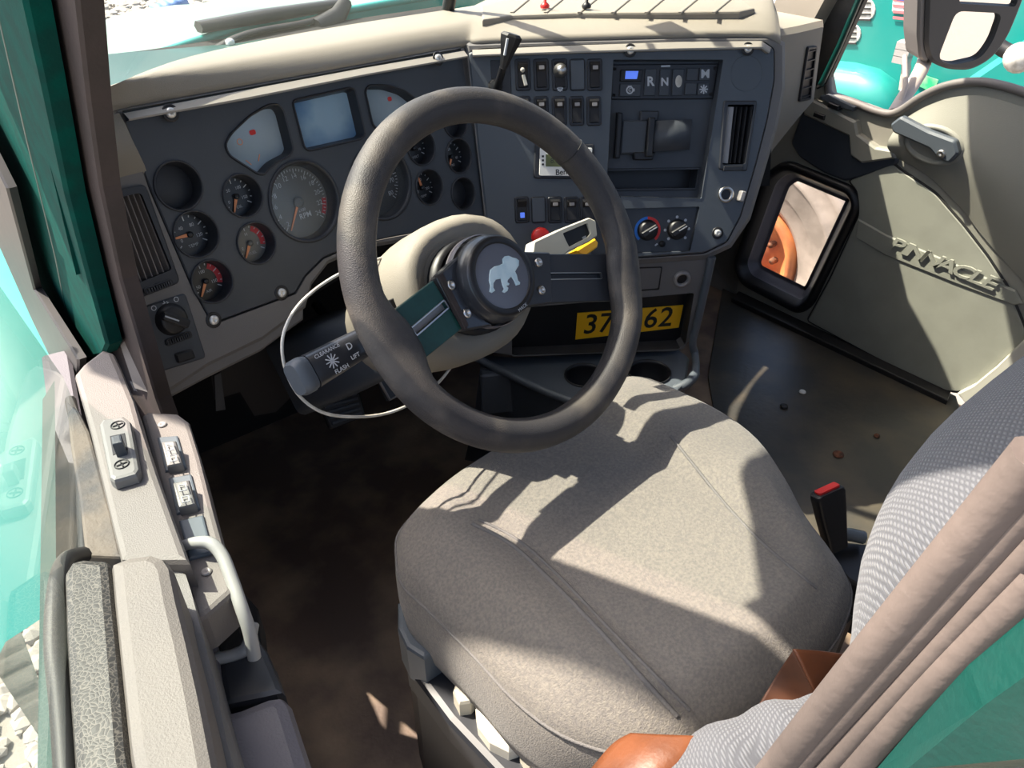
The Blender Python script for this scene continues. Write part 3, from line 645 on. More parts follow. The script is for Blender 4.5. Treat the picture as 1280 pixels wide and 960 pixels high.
def screw(fr, px, parent, r=.0068, w0=0, m='chrome', name='screw'):
    c = fr.uv(*px); mb = MB(); lathe(mb, c, [(r*1.7, w0), (r*1.6, w0+.0015), (r*1.1, w0+.001)], 18); mb2 = MB()
    o = mb.build('washer', 'black', None)
    lathe(mb2, c, [(r, w0), (r*.95, w0+.003), (r*.5, w0+.004), (r*.38, w0+.004), (r*.3, w0+.0015), (0, w0+.0015)], 16)
    s = mb2.build(name, m, parent); o.parent = s; return s
for p, w_ in (((210, 142), .0075), ((544, 74), .0075), ((588, 275), 0), ((267, 400), 0), ((352, 366), 0)): screw(IP.shift(0), p, ip, w0=w_)
# ------------------------------------------------------------------ left air vent
lv = thing('left_air_vent', 'tall black louvered air vent at the left end of the dashboard', 'air vent', IP.M)
mb = MB(); o_ = rpoly(IP.poly([(128, 240), (180, 230), (224, 353), (169, 374)]), .008); h_ = rpoly(IP.poly([(133, 250), (174, 241), (213, 337), (170, 354)]), .005)
plate(mb, o_, [h_], .006, -.004, .002); loft(mb, [[(x, y, .004) for x, y in ccw(h_)], [(x, y, -.05) for x, y in ccw(h_)]], cap0=False, cap1=True, smooth=False); mb.build('vent_frame', 'well', lv)
for k_ in range(6):
    t = (k_+.5)/6; a = IP.uv(133+41*t, 250-9*t); b = IP.uv(170+43*t, 354-17*t); mb = MB(); d = (V(b)-V(a)).normalized(); ang = math.atan2(d.y, d.x); c = (V(a)+V(b))/2
    R = Matrix.Rotation(ang, 4, 'Z') @ Matrix.Rotation(math.radians(72), 4, 'X'); box(mb, (c.x, c.y, -.008), ((V(b)-V(a)).length, .018, .0016), R, .0004); mb.build('slat', 'trim_grey', lv)
for k_ in range(3):
    t = .35+.22*k_; a = IP.uv(133+37*t, 250+104*t); b = IP.uv(174+39*t, 241+96*t); mb = MB(); d = V(b)-V(a); box(mb, ((a[0]+b[0])/2, (a[1]+b[1])/2, -.026), (d.length, .002, .012), Matrix.Rotation(math.atan2(d.y, d.x), 4, 'Z')); mb.build('rear_slat', 'well', lv)
def thumbwheel(fr, a, b, wd, parent, w0=.0, n=11):
    A, B = V(fr.uv(*a)), V(fr.uv(*b)); c = (A+B)/2; d = B-A; ang = math.atan2(d.y, d.x); mb = MB()
    prism(mb, rect(c, d.length, wd, wd*.45, ang), w0, w0+.002, .0006); base = mb.build('thumbwheel', 'black', parent); mb = MB()
    for k_ in range(n):
        t = (k_+1)/(n+1); q = A.lerp(B, t); h = .0025+.004*math.sin(math.pi*t); box(mb, (q.x, q.y, w0+h/2), (d.length/n*.5, wd*.6, h), Matrix.Rotation(ang, 4, 'Z'))
    mb.build('wheel_ridges', 'well', base, kind='stuff')
thumbwheel(IP, (177, 365), (213, 352), .009, lv, .006)
# ------------------------------------------------------------------ headlight switch panel
hs = thing('headlight_switch_panel', 'small black headlight switch panel below the left air vent', 'switch panel', IP.M)
mb = MB(); prism(mb, rpoly(IP.poly([(173, 385), (231, 366), (257, 447), (199, 465)]), .006), -.02, .003, .002); mb.build('panel_plate', 'panel_dark', hs)
def knob(fr, px, r, parent, ang, w0=0, m='black', line='print', h=.018, wide=.3):
    c = fr.uv(*px); mb = MB(); lathe(mb, c, [(r*1.12, w0), (r*1.1, w0+.002), (r, w0+.003), (r*.95, w0+h*.55), (r*.8, w0+h*.62), (0, w0+h*.62)], 28); k_ = mb.build('rotary_knob', m, parent)
    mb = MB(); prism(mb, rect(c, r*1.9, r*wide*2, r*.15, ang), w0+h*.5, w0+h, .0015); mb.build('knob_grip', m, k_)
    mb = MB(); prism(mb, rect((c[0]+r*.35*math.cos(ang), c[1]+r*.35*math.sin(ang)), r*1.0, r*.10, 0, ang), w0+h, w0+h+.0004); mb.build('pointer_line', line, k_); return k_
knob(IP, (213, 399), .0195, hs, math.radians(138), .003)
thumbwheel(IP, (205, 429), (238, 417), .010, hs, .003)
mb = MB(); prism(mb, rpoly(IP.poly([(216, 442), (238, 436), (242, 447), (220, 454)]), .003), .002, .008, .002); mb.build('push_button', 'black', hs)
mb = MB()
for p in ((191, 385), (219, 374)):
    c = IP.uv(*p); lathe(mb, c, [(.0035, .0033), (.0026, .0034)], 12, False)
for a_ in range(4): prism(mb, rect(IP.uv(204+4*(a_ % 2), 379-1.5*(a_//2)), .004, .001, 0, a_*.8), .003, .0034)
mb.build('printed_symbols', 'print', hs)

# ------------------------------------------------------------------ centre panel
cp = thing('centre_switch_panel', 'charcoal centre dash panel angled to the driver with rocker switches', 'switch panel', CF.M)
po = [(585, 66), (602, 62), (700, 58), (850, 54), (955, 53), (967, 62), (967, 100), (958, 150), (944, 205), (925, 270), (908, 302), (880, 316), (765, 324), (640, 330), (615, 300), (608, 276), (597, 180)]
rad = [(766, 75), (903, 75), (876, 248), (757, 245)]
vnt = [(903, 126), (945, 126), (932, 214), (897, 212)]
hv = [(735, 262), (874, 258), (862, 314), (738, 318)]
mb = MB(); cpo = rpoly(CF.poly(po), .006, 3)
rh = CF.poly(rad); vh = CF.poly(vnt); hh = CF.poly(hv)
plate(mb, cpo, [rpoly(rh, .003), rpoly(vh, .004), rpoly(hh, .004)], .004, -.05, .003); mb.build('panel_plate', 'panel_mid', cp)
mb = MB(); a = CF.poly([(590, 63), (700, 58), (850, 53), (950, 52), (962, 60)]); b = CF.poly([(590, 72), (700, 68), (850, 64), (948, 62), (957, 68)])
loft(mb, [[(x, y, .002) for x, y in b], [(x, y, .0145) for x, y in b], [(x*.8+X*.2, y*.8+Y*.2, .015) for (x, y), (X, Y) in zip(b, a)], [(x, y, .007) for x, y in a], [(x, y, -.004) for x, y in a]], closed=False, smooth=False); mb.build('top_bevel', 'bevel_sunlit', cp)
# surround of the centre panel (belongs to the dashboard)
mb = MB(); fo = CF.poly([(578, 50), (700, 46), (850, 42), (960, 42), (984, 52), (984, 110), (974, 160), (958, 215), (940, 275), (916, 310), (884, 325), (765, 333), (640, 338), (606, 300)])
plate(mb, fo, [inset(cpo, -.002)], .001, -.20, .010); o = mb.build('centre_surround', 'dash_grey', dash); o.matrix_world = CF.M
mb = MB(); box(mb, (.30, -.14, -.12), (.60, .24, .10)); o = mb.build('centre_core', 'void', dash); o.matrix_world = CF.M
def rocker(px, w_, h_, kind, label=None, fr=CF, par=cp):
    c = fr.uv(*px); g = bpy.data.objects.new('rocker_switch', None); COL.objects.link(g); g.parent = par
    mb = MB(); plate(mb, rect(c, w_, h_, .005), [rect(c, w_*.66, h_*.82, .003)], .0075, .003, .0015); mb.build('switch_frame', 'well', g)
    if kind == 'blank': mb = MB(); prism(mb, rect(c, w_*.9, h_*.92, .002), .003, .0078, .001); mb.build('blank_cap', 'panel_mid', g); return g
    mb = MB(); cu, cv = c; hw = w_*.31; y0, y1 = -h_*.4, h_*.4        # rocker: top half pushed out
    prof = [(y0, .004), (y0+.001, .010), (y0+h_*.3, .0085), (y0+h_*.5, .0075), (y1-.004, .013), (y1, .011), (y1, .004)]
    loft(mb, [[(cu+x, cv+y, z) for y, z in prof] for x in (-hw, -hw*.9, hw*.9, hw)], closed=True, smooth=False); mb.build('rocker', 'black', g)
    if kind == 'lit': mb = MB(); prism(mb, rect((cu, cv-h_*.2), w_*.3, h_*.2, .001), .009, .0098); mb.build('blue_light', 'blue_lit', g)
    elif kind == 'key':
        mb = MB(); lathe(mb, (cu, cv+h_*.12), [(w_*.45, .006), (w_*.45, .014), (w_*.3, .022), (w_*.25, .028), (0, .028)], 20); mb.build('push_knob', 'steel', g)
    elif kind == 'clip':
        mb = MB(); prism(mb, rect((cu+.002, cv-h_*.18), w_*.22, h_*.34, .001, .25), .010, .014, .0005); lathe(mb, (cu-.001, cv+h_*.14), [(w_*.16, .012), (w_*.12, .016), (0, .016)], 12); mb.build('white_clip', 'offwhite', g)
    else:
        mb = MB(); prism(mb, rect((cu, cv+h_*.22), w_*.34, h_*.12, .001), .0118, .0135); mb.build('icon', 'steel_dull', g)
    return g
sw, sh = .029, .056
def pxsize(px, py, w_, h_, fr=CF):
    a, b = fr.uv(px-w_/2, py), fr.uv(px+w_/2, py); c, d = fr.uv(px, py-h_/2), fr.uv(px, py+h_/2); return abs(b[0]-a[0]), abs(d[1]-c[1])
for i, (x, k_) in enumerate(zip((653, 676, 699, 721, 742.5), ('clip', 'b', 'key', 'blank', 'b'))):
    w_, h_ = pxsize(x, 94, 19, 40); rocker((x, 94), w_, h_, k_)
for i, (x, k_) in enumerate(zip((654, 676, 698.5, 720, 741.5), ('a',)*5)):
    w_, h_ = pxsize(x, 139, 18, 37); rocker((x, 139), w_, h_, k_)
for i, (x, k_) in enumerate(zip((652, 672.5, 693, 713.5, 733), ('lit', 'blank', 'a', 'a', 'a'))):
    w_, h_ = pxsize(x, 262, 18, 33); rocker((x, 262), w_, h_, k_)
mb = MB(); c = CF.uv(699, 111)
for a_ in range(4): prism(mb, rect(c, .011, .0025, 0, a_*math.pi/4), .0078, .0084)
mb.build('printed_symbol', 'print', cp)
for p, w_ in (((786, 64), .010), ((932, 62), .010), ((896, 291), .004)): screw(CF, p, cp, w0=w_, m='chrome')
mb = MB(); c = CF.uv(932, 92); lathe(mb, c, [(.031, .0040), (.0308, .0046), (.030, .0046), (.0298, .0040)], 40); mb.build('round_blanking_disc', 'panel_mid', cp)
mb = MB(); box(mb, (*CF.uv(626, 100), .004), (.035, .065, .003), None, .001); mb.build('lever_plate', 'well', cp)
# ignition / cigar socket and key at right
mb = MB(); c = CF.uv(906, 243); lathe(mb, c, [(.015, .004), (.015, .008), (.010, .009), (.009, .0)], 24); mb.build('socket_ring', 'steel', cp)
mb = MB(); lathe(mb, c, [(.009, .0045), (0, .0045)], 20); mb.build('socket_hole', 'black', cp)
mb = MB(); c = CF.uv(924, 245); prism(mb, rect(c, .010, .020, .003, -.3), .004, .018, .002); mb.build('small_latch', 'steel_dull', cp)
# hour meter
hm = thing('digital_meter', 'white faced digital meter with small green screen beside the wheel rim', 'meter', CF.M)
mb = MB(); q = CF.poly([(668, 179), (742, 180), (740, 224), (666, 223)]); prism(mb, rpoly(q, .006), .003, .009, .002); mb.build('meter_frame', 'well', hm)
mb = MB(); q = CF.poly([(674, 184), (739, 185), (737, 220), (673, 219.5)]); prism(mb, rpoly(q, .003), .009, .0105, .0005); mb.build('meter_face', 'white', hm)
mb = MB(); q = CF.poly([(681, 193), (728, 194), (727, 209), (681, 208)]); prism(mb, q, .0104, .0112, .0002); mb.build('lcd_screen', 'lcd_green', hm)
mb = MB(); text(mb, 'Bendix', CF.uv(706, 215), .014, .0108, bold=.02)
for k_ in range(3): prism(mb, rect(CF.uv(677.5, 195.5+5*k_), .004, .0035), .0104, .0108)
mb.build('printed_lettering', 'black', hm)
mb = MB(); text(mb, '8.8', CF.uv(692, 201), .013, .0114); mb.build('lcd_digits', 'black', hm)
# ------------------------------------------------------------------ DIN recess: gear selector, storage lid, slot
rc = thing('radio_bay', 'dark recessed bay in the centre panel with an empty black slot', 'dash bay', CF.M)
slot = CF.poly([(761, 213), (877, 211), (873, 236), (759, 237)]); D = -.018
mb = MB(); q = inset(rh, .0005); plate(mb, q, [slot], D, D-.04); loft(mb, [[(x, y, .0045) for x, y in ccw(rh)], [(x, y, D) for x, y in ccw(q)]], cap0=False, cap1=False, smooth=False)
mb.build('bay_panel', 'panel_dark', rc)
mb = MB(); plate(mb, inset(slot, -.003), [inset(slot, .001)], D+.003, D-.03, .001); mb.build('slot_rim', 'well', rc); mb = MB(); prism(mb, inset(slot, -.002), D-.05, D-.038); mb.build('slot_back', 'black', rc)
# phone-holder like lid with wings
hd = thing('device_holder', 'black plastic device holder clipped in the radio bay', 'holder', CF.M)
mb = MB(); prism(mb, rpoly(CF.poly([(779, 150), (812, 150), (808, 192), (776, 193)]), .004), D, D+.012, .003); mb.build('left_wing', 'panel_dark', hd)
mb = MB(); q = CF.poly([(818, 151), (866, 149), (863, 187), (815, 189)]); A = [V(x) for x in q]
rings = []
for k_ in range(9):
    t = k_/8; a = A[0].lerp(A[1], t); b = A[3].lerp(A[2], t); z = D+.006+.018*math.sin(math.pi*(.15+.7*t))
    rings.append([(a.x, a.y, D), (a.x, a.y, z), (b.x, b.y, z), (b.x, b.y, D)])
loft(mb, rings); mb.build('right_wing', 'panel_dark', hd)
mb = MB(); prism(mb, rpoly(CF.poly([(811, 147), (819, 147), (815, 196), (807, 196)]), .002), D, D+.022, .002); mb.build('centre_rib', 'black', hd)
mb = MB(); prism(mb, rpoly(CF.poly([(803, 138), (826, 138), (824, 151), (802, 151)]), .002), D, D+.010, .002); mb.build('upper_clip', 'well', hd)
mb = MB(); prism(mb, rpoly(CF.poly([(793, 190), (820, 190), (817, 200), (794, 200)]), .002), D, D+.014, .002); mb.build('lower_clip', 'black', hd)
mb = MB(); prism(mb, rpoly(CF.poly([(773, 140), (779, 141), (775, 198), (769, 198)]), .001), D, D+.016, .002); mb.build('side_arm', 'black', hd)
# push button gear selector
gs = thing('gear_selector_keypad', 'black push-button gear selector with R and N keys above the device holder', 'keypad', CF.M)
G0 = D+.004
mb = MB(); prism(mb, rpoly(CF.poly([(767, 79), (902, 78), (895, 123), (766, 124)]), .003), D-.01, G0, .002); mb.build('keypad_body', 'well', gs)
def key(q, name='key_button', m='panel_dark', h=.004):
    mb = MB(); prism(mb, rpoly(CF.poly(q), .0015), G0, G0+h, .001); return mb.build(name, m, gs)
key([(778, 86), (806, 86), (804, 101), (777, 101)], 'key_display', 'black'); key([(777, 104), (804, 104), (802, 120), (776, 120)])
key([(809, 85), (823, 85), (821, 119), (807, 119)]); key([(828, 85), (841, 85), (838, 119), (826, 119)]); key([(844, 85), (858, 85), (855, 119), (842, 119)])
for a, b in ((862, 876), (878, 891)):
    key([(a, 84), (b, 84), (b-1.5, 100), (a-1.5, 100)]); key([(a-2, 103), (b-2, 103), (b-3.5, 118), (a-3.5, 118)])
mb = MB(); prism(mb, CF.poly([(784, 88), (800, 88), (798, 98), (783, 98)]), G0+.004, G0+.0044); mb.build('blue_screen', 'blue_lit', gs)
kh = G0+.0045; mb = MB(); text(mb, 'R', CF.uv(815, 101.5), .022, kh, bold=.03); text(mb, 'N', CF.uv(833, 102), .019, kh, bold=.03); text(mb, 'M', CF.uv(884, 92), .020, kh, bold=.03, sx=1.1)
c = CF.uv(882, 111)
for a_ in range(4): prism(mb, rect(c, .016, .0022, 0, a_*math.pi/4), kh-.0004, kh)
c = CF.uv(789, 112); lathe(mb, c, [(.007, kh), (.0045, kh)], 16, False); prism(mb, rect((c[0], c[1]+.006), .007, .003), kh-.0004, kh); prism(mb, rect((c[0]+.007, c[1]), .004, .005), kh-.0004, kh); text(mb, 'C', c, .008, kh, bold=.02)
prism(mb, rect(CF.uv(835, 81.5), .017, .003), G0, G0+.0004)
mb.build('printed_characters', 'print', gs, kind='stuff')
mb = MB(); prism(mb, circ(CF.uv(850.5, 101), .0062, 20, .0105), kh-.0004, kh); mb.build('worn_patch', 'offwhite', gs, 'worn pale oval patch')
for p in ((771, 85), (770, 118), (897, 84), (892, 117)): screw(CF.shift(0), p, gs, .0018, G0, 'black')
# right vent in the centre panel
rv = thing('centre_air_vent', 'narrow upright vent at the right edge of the centre panel', 'air vent', CF.M)
mb = MB(); h_ = CF.poly([(908, 131), (941, 131), (930, 205), (901, 206)]); plate(mb, rpoly(vh, .004), [rpoly(h_, .003)], .007, .0, .002); loft(mb, [[(x, y, .005) for x, y in ccw(h_)], [(x, y, -.045) for x, y in ccw(h_)]], cap0=False, smooth=False); mb.build('vent_frame', 'well', rv)
for k_ in range(5):
    t = (k_+.6)/5; a = V(CF.uv(908+33*t, 132)); b = V(CF.uv(901+29*t, 205)); c = (a+b)/2; d = b-a; mb = MB()
    R = Matrix.Rotation(math.atan2(d.y, d.x), 4, 'Z') @ Matrix.Rotation(math.radians(60 if k_ else 25), 4, 'X'); box(mb, (c.x, c.y, -.006), (d.length*.97, .016 if k_ else .020, .0016), R, .0004); mb.build('slat', 'black' if k_ else 'steel_dull', rv)  # first slat given a paler colour so it looks lit
mb = MB(); prism(mb, rpoly(CF.poly([(903, 208), (927, 207), (926, 213), (902, 214)]), .001), .003, .008, .001); mb.build('vent_slider', 'black', rv)
# heater controls
hc = thing('heater_controls', 'heater control plate with blue and red dial at the foot of the centre panel', 'heater controls', CF.M)
mb = MB(); plate(mb, rpoly(inset(hh, .0008), .004), [], -.004, -.03); loft(mb, [[(x, y, .004) for x, y in ccw(hh)], [(x, y, -.004) for x, y in ccw(inset(hh, .0008))]], cap0=False, cap1=False, smooth=False); mb.build('control_plate', 'panel_dark', hc)
for px in ((772, 286), (810, 288), (847, 287)):
    knob(CF, px, .0175, hc, math.radians(28), -.004, h=.020)
def arc(mb, c, r0, r1, a0, a1, w_, n=18):
    P_ = [(c[0]+r1*math.cos(math.radians(a0+(a1-a0)*i/n)), c[1]+r1*math.sin(math.radians(a0+(a1-a0)*i/n))) for i in range(n+1)]+[(c[0]+r0*math.cos(math.radians(a1-(a1-a0)*i/n)), c[1]+r0*math.sin(math.radians(a1-(a1-a0)*i/n))) for i in range(n+1)]
    prism(mb, P_, w_-.001, w_)
c = CF.uv(810, 288)
mb = MB(); arc(mb, c, .0205, .0255, 225, 90, -.0025); mb.build('blue_arc', 'blue', hc); mb = MB(); arc(mb, c, .0205, .0255, 90, -50, -.0025); mb.build('red_arc', 'red', hc)
mb = MB(); c = CF.uv(847, 287)
for a_ in (225, 180, 135, 90, 45, 0, -45): lathe(mb, (c[0]+.0235*math.cos(math.radians(a_)), c[1]+.0235*math.sin(math.radians(a_))), [(.0028, -.0035), (0, -.0033)], 10, False)
for p in ((783, 282), (781, 277), (821, 306), (785, 288)): prism(mb, rect(CF.uv(*p), .006, .003, 0, .6), -.0036, -.0033)
mb.build('printed_symbols', 'print', hc)
mb = MB(); lathe(mb, CF.uv(828, 305), [(.006, -.004), (.006, 0), (0, .001)], 14); mb.build('push_button', 'black', hc)
# trailer hand brake lever
tb = thing('hand_brake_lever', 'black spoon shaped hand lever rising above the steering wheel rim', 'lever', CF.W(*CF.uv(619, 108), .004))
def TB(px, py, w_): return CF.W(*CF.uv(px, py, w_), w_)-tb.location
mb = MB(); tube(mb, bez([TB(620, 112, .004), TB(625, 98, .03), TB(629, 84, .045)], 5), .0065, 10); mb.build('lever_stem', 'black', tb)
mb = MB(); A = TB(629, 86, .045); B = TB(640, 42, .06); ax = (B-A).normalized(); sd = ax.cross(CF.n).normalized(); nn = sd.cross(ax)
rings = []
for t, wd in ((0, .006), (.15, .008), (.45, .012), (.75, .0175), (.93, .0195), (1, .015)):
    c = A.lerp(B, t); rings.append([c+sd*wd*math.cos(a)*1+nn*wd*.62*math.sin(a) for a in [2*math.pi*(i+.5)/8 for i in range(8)]])
loft(mb, rings, smooth=False); mb.build('lever_handle', 'rubber', tb)
mb = MB(); c = (A.lerp(B, .6))-nn*.0 ; tube(mb, [A.lerp(B, .35)-sd*.004+CF.n*.010, A.lerp(B, .8)-sd*.006+CF.n*.0125], .0025, 6); mb.build('lever_label', 'print', tb)
mb = MB(); lathe(mb, (0, 0), [(.013, 0), (.012, .006), (.008, .008), (0, .008)], 18); o = mb.build('lever_boot', 'rubber', tb); o.matrix_local = CF.M.to_3x3().to_4x4()

# ------------------------------------------------------------------ passenger side of the dash
pdm = MB(); YP = .42
pts = [HY(*q, YP) for q in ((955, 42), (1000, 34), (1034, 26), (1029, 60), (1020, 128), (1000, 150), (968, 190), (950, 230), (880, 230), (860, 60))]
lp = [(p.x, p.z) for p in pts]; prism(pdm, lp, -.30, 0, .012); o = pdm.build('passenger_fascia', 'dash_beige', dash)
o.matrix_world = Matrix(((1, 0, 0, 0), (0, 0, -1, YP), (0, 1, 0, 0), (0, 0, 0, 1)))
pv = thing('far_air_vent', 'slim black vent at the far right end of the dashboard', 'air vent', Matrix(((1, 0, 0, 0), (0, 0, -1, YP), (0, 1, 0, 0), (0, 0, 0, 1))))
q = [(HY(a, b, YP).x, HY(a, b, YP).z) for a, b in ((1008, 58), (1020, 57), (1012, 124), (997, 127))]
mb = MB(); plate(mb, rpoly(q, .006), [inset(q, .006)], .006, 0, .002); mb.build('vent_frame', 'well', pv)
mb = MB(); prism(mb, inset(q, .004), 0.0005, .001); mb.build('vent_cavity', 'black', pv)
for k_ in range(6):
    t = (k_+.5)/6; a = V(q[0]).lerp(V(q[3]), t); b = V(q[1]).lerp(V(q[2]), t); c = (a+b)/2; mb = MB(); box(mb, (c.x, c.y, .003), ((b-a).length*.7, .002, .006)); mb.build('slat', 'well', pv)

# ------------------------------------------------------------------ lower console
LO = hit(885, 324, CF.o, CF.n)-CF.n*.01; un = CF.u; LC = Frame(LO, un, (0, 0, 1))
lc = thing('lower_console', 'grey lower console with black recess and two cup holders below the centre panel', 'console', LC.M)
RD = -.035
LR = LC.shift(RD)
face = LC.poly([(600, 322), (640, 326), (765, 328), (889, 318), (868, 405), (862, 428), (846, 440), (644, 446), (600, 440)])
rec = LC.poly([(640, 386), (868, 366), (856, 436), (640, 446)])
mb = MB(); plate(mb, face, [rpoly(rec, .006)], 0, -.20, .004); mb.build('console_face', 'dash_grey', lc)
mb = MB(); loft(mb, [[(x, y, -.001) for x, y in ccw(rpoly(rec, .006))], [(x, y, RD) for x, y in ccw(rpoly(rec, .006))]], cap0=False, cap1=True, smooth=False); mb.build('recess', 'black', lc)
mb = MB(); plate(mb, rpoly(LC.poly([(770, 335), (828, 333), (824, 362), (768, 366)]), .003), [rpoly(LC.poly([(771.5, 336.5), (826.5, 334.5), (822.5, 360.5), (769.5, 364.5)]), .003)], .0006, -.002); mb.build('cover_outline', 'black', lc)
mb = MB(); c = LC.uv(852, 348); lathe(mb, c, [(.0175, 0), (.017, .006), (.012, .0075), (.0105, .004), (.010, -.02)], 26); so_ = mb.build('power_socket', 'steel_dull', lc); mb = MB(); lathe(mb, c, [(.0105, .001), (0, .001)], 20); mb.build('socket_hole', 'black', so_)
# yellow number plate
q = LR.poly([(721.5, 391), (854, 381), (848, 409), (719, 424)])
npt = thing('yellow_number_label', 'bright yellow number label in the black console recess behind the wheel rim', 'label', LR.shift(.0).M)
mb = MB(); prism(mb, q, .0, .002, .0004); mb.build('label_plate', 'yellow', npt)
mb = MB(); A, B = V(q[0] if area(q) else q[0]), V(q[1]); ang = math.atan2(B.y-A.y, B.x-A.x)
H = (V(q[3])-V(q[0])).length
for i, ch in enumerate('372262'):
    t = (.145+.142*i); px = 720.5+(853-720.5)*t+ (-1.5); py = (407.5-(407.5-395)*t); text(mb, ch, LR.uv(px, py), H*1.02, .0022, ang, sx=.95, shear=.12, bold=.012)
mb.build('printed_number', 'black', npt)
# cup holder tray
zt = LR.W(*LR.uv(650, 447)).z
def T(px, py, z=None): return HZ(px, py, zt if z is None else z)
mb = MB(); tray_o = [T(*q) for q in ((600, 442), (642, 446), (846, 434), (862, 446), (858, 476), (840, 500), (735, 508), (690, 492), (640, 466), (600, 470))]
xy = [(p.x, p.y) for p in tray_o]
def cup(px, py, rx): 
    c = T(px, py); return (c.x, c.y), rx
cups = [cup(731, 470, .040), cup(812, 466, .042)]
plate(mb, rpoly(xy, .01), [circ(c, r, 32) for c, r in cups], zt, zt-.10, .004); o = mb.build('cup_tray', 'panel_mid', lc); o.parent = lc; o.matrix_world = Matrix.Identity(4)
for c, r in cups:
    mb = MB(); lathe(mb, c, [(r*1.06, zt+.001), (r*1.05, zt+.004), (r, zt+.004), (r*.97, zt-.004), (r*.9, zt-.07), (0, zt-.07)], 36); o = mb.build('cup_holder', 'black', lc); o.matrix_world = Matrix.Identity(4)
# right rim of the console and flank panel
mb = MB(); pts = [LC.W(*LC.uv(889, 320), .004), LC.W(*LC.uv(872, 395), .006), LC.W(*LC.uv(864, 424), .010), T(869, 444, zt+.01), T(869, 466, zt+.006), T(858, 480, zt), T(840, 488, zt-.01)]
tube(mb, bez(pts, 5), [.008]*20+[.010]*11, 10); o = mb.build('console_rim', 'panel_mid', lc); o.matrix_world = Matrix.Identity(4)
mb = MB(); A = [T(600, 462), T(640, 468), T(690, 494), T(735, 508), T(840, 500), T(862, 470)]; loft(mb, [[a+V((0, 0, .004)) for a in A], [a+V((.0, .03, -.16)) for a in A], [V((a.x+.02, a.y+.1, 0.0)) for a in A]], closed=False, smooth=False); o = mb.build('console_flank', 'panel_dark', lc); o.matrix_world = Matrix.Identity(4)
mb = MB(); tube(mb, bez([T(585, 440, zt+.05), T(605, 452, zt+.012), T(645, 472, zt+.006), T(692, 493, zt+.004), T(735, 507, zt+.004)], 5), .009, 8); o = mb.build('tray_lip', 'panel_mid', lc); o.matrix_world = Matrix.Identity(4)
# ------------------------------------------------------------------ steering wheel
WC = V((-.5026, .001, .7927)); ta, sa_ = .9855, .12098
Wn = V((math.sin(ta)*math.sin(sa_), -math.sin(ta)*math.cos(sa_), math.cos(ta)))
Wu = V((math.cos(sa_), math.sin(sa_), 0)); WF_ = Frame(WC, Wu, Wn.cross(Wu))
sw_ = thing('steering_wheel', 'worn black steering wheel with green left spoke and round bulldog hub', 'steering wheel', WF_.M)
MIN = .0215; MAJ = .2285-.0205
mb = MB(); vs = []; fs = []; n, m_ = 96, 16
for i in range(n):
    a = 2*math.pi*i/n
    # grip swells a little where the spokes join
    sp = max(math.exp(-abs((a-math.radians(336))/.20)**3), math.exp(-abs((a-math.radians(187))/.22)**3))
    for j in range(m_):
        b = 2*math.pi*j/m_; rr = MIN*(1+.05*math.sin(6*b)*0); inw = .5-.5*math.cos(b)
        x = MAJ+rr*math.cos(b)-sp*(.020 if a < 4 else .012)*inw
        vs.append((x*math.cos(a), x*math.sin(a), rr*math.sin(b)*(1-.12*sp)))
for i in range(n):
    for j in range(m_): fs.append((i*m_+j, ((i+1) % n)*m_+j, ((i+1) % n)*m_+(j+1) % m_, i*m_+(j+1) % m_))
mb.add(vs, fs, True); mb.build('rim', 'wheel_black', sw_)
mb = MB()
for a0 in (31,):      # joint lines of the wrap
    a = math.radians(a0); p = [((MAJ+MIN*1.01*math.cos(b))*math.cos(a), (MAJ+MIN*1.01*math.cos(b))*math.sin(a), MIN*1.01*math.sin(b)) for b in [2*math.pi*k/20 for k in range(20)]]
    tube(mb, p, .0007, 6, closed=True)
mb.build('wrap_seam', 'rubber', sw_)
HW = -.016; HF = WF_.shift(HW); HFu = WF_.shift(HW)
def hp(pts, w=HW): return WF_.poly(pts, w)
Lq = [(540, 351), (576, 411), (529, 449), (492, 388)]
slotL = rpoly(hp([(553, 377), (558, 385), (519, 419), (513, 411)]), .001)
mb = MB(); plate(mb, hp(Lq), [slotL], HW+.003, HW-.004, .001, True); ls = mb.build('left_spoke', 'spoke_green', sw_, 'green painted left spoke with a slot')
mb = MB(); plate(mb, hp([(550, 374), (562, 388), (520, 424), (508, 408)]), [], HW-.004, HW-.012); mb.build('slot_back', 'steel_dull', ls)
mb = MB(); plate(mb, inset(slotL, -.002), [slotL], HW+.0042, HW+.001, .0005); mb.build('slot_edge', 'steel', ls)
Rq = [(684, 318), (760, 318), (766, 376), (685, 379)]
slotR = rpoly(hp([(685, 342.5), (749, 342), (750, 348.5), (685, 349.5)]), .001)
mb = MB(); plate(mb, hp(Rq), [slotR], HW+.003, HW-.004, .001, True); rs = mb.build('right_spoke', 'spoke_dark', sw_, 'dark right spoke with a long slot')
mb = MB(); plate(mb, hp([(684, 340), (752, 340), (752, 351), (684, 352)]), [], HW-.004, HW-.010); mb.build('slot_back', 'spoke_dark', rs)
mb = MB(); plate(mb, inset(slotR, -.0012), [slotR], HW+.0042, HW+.001, .0004); mb.build('slot_edge', 'steel', rs)
mb = MB(); tube(mb, [(*WF_.uv(758, 318, HW), HW+.003), (*WF_.uv(764, 378, HW), HW+.003)], .003, 8); mb.build('spoke_edge', 'steel_dull', rs)
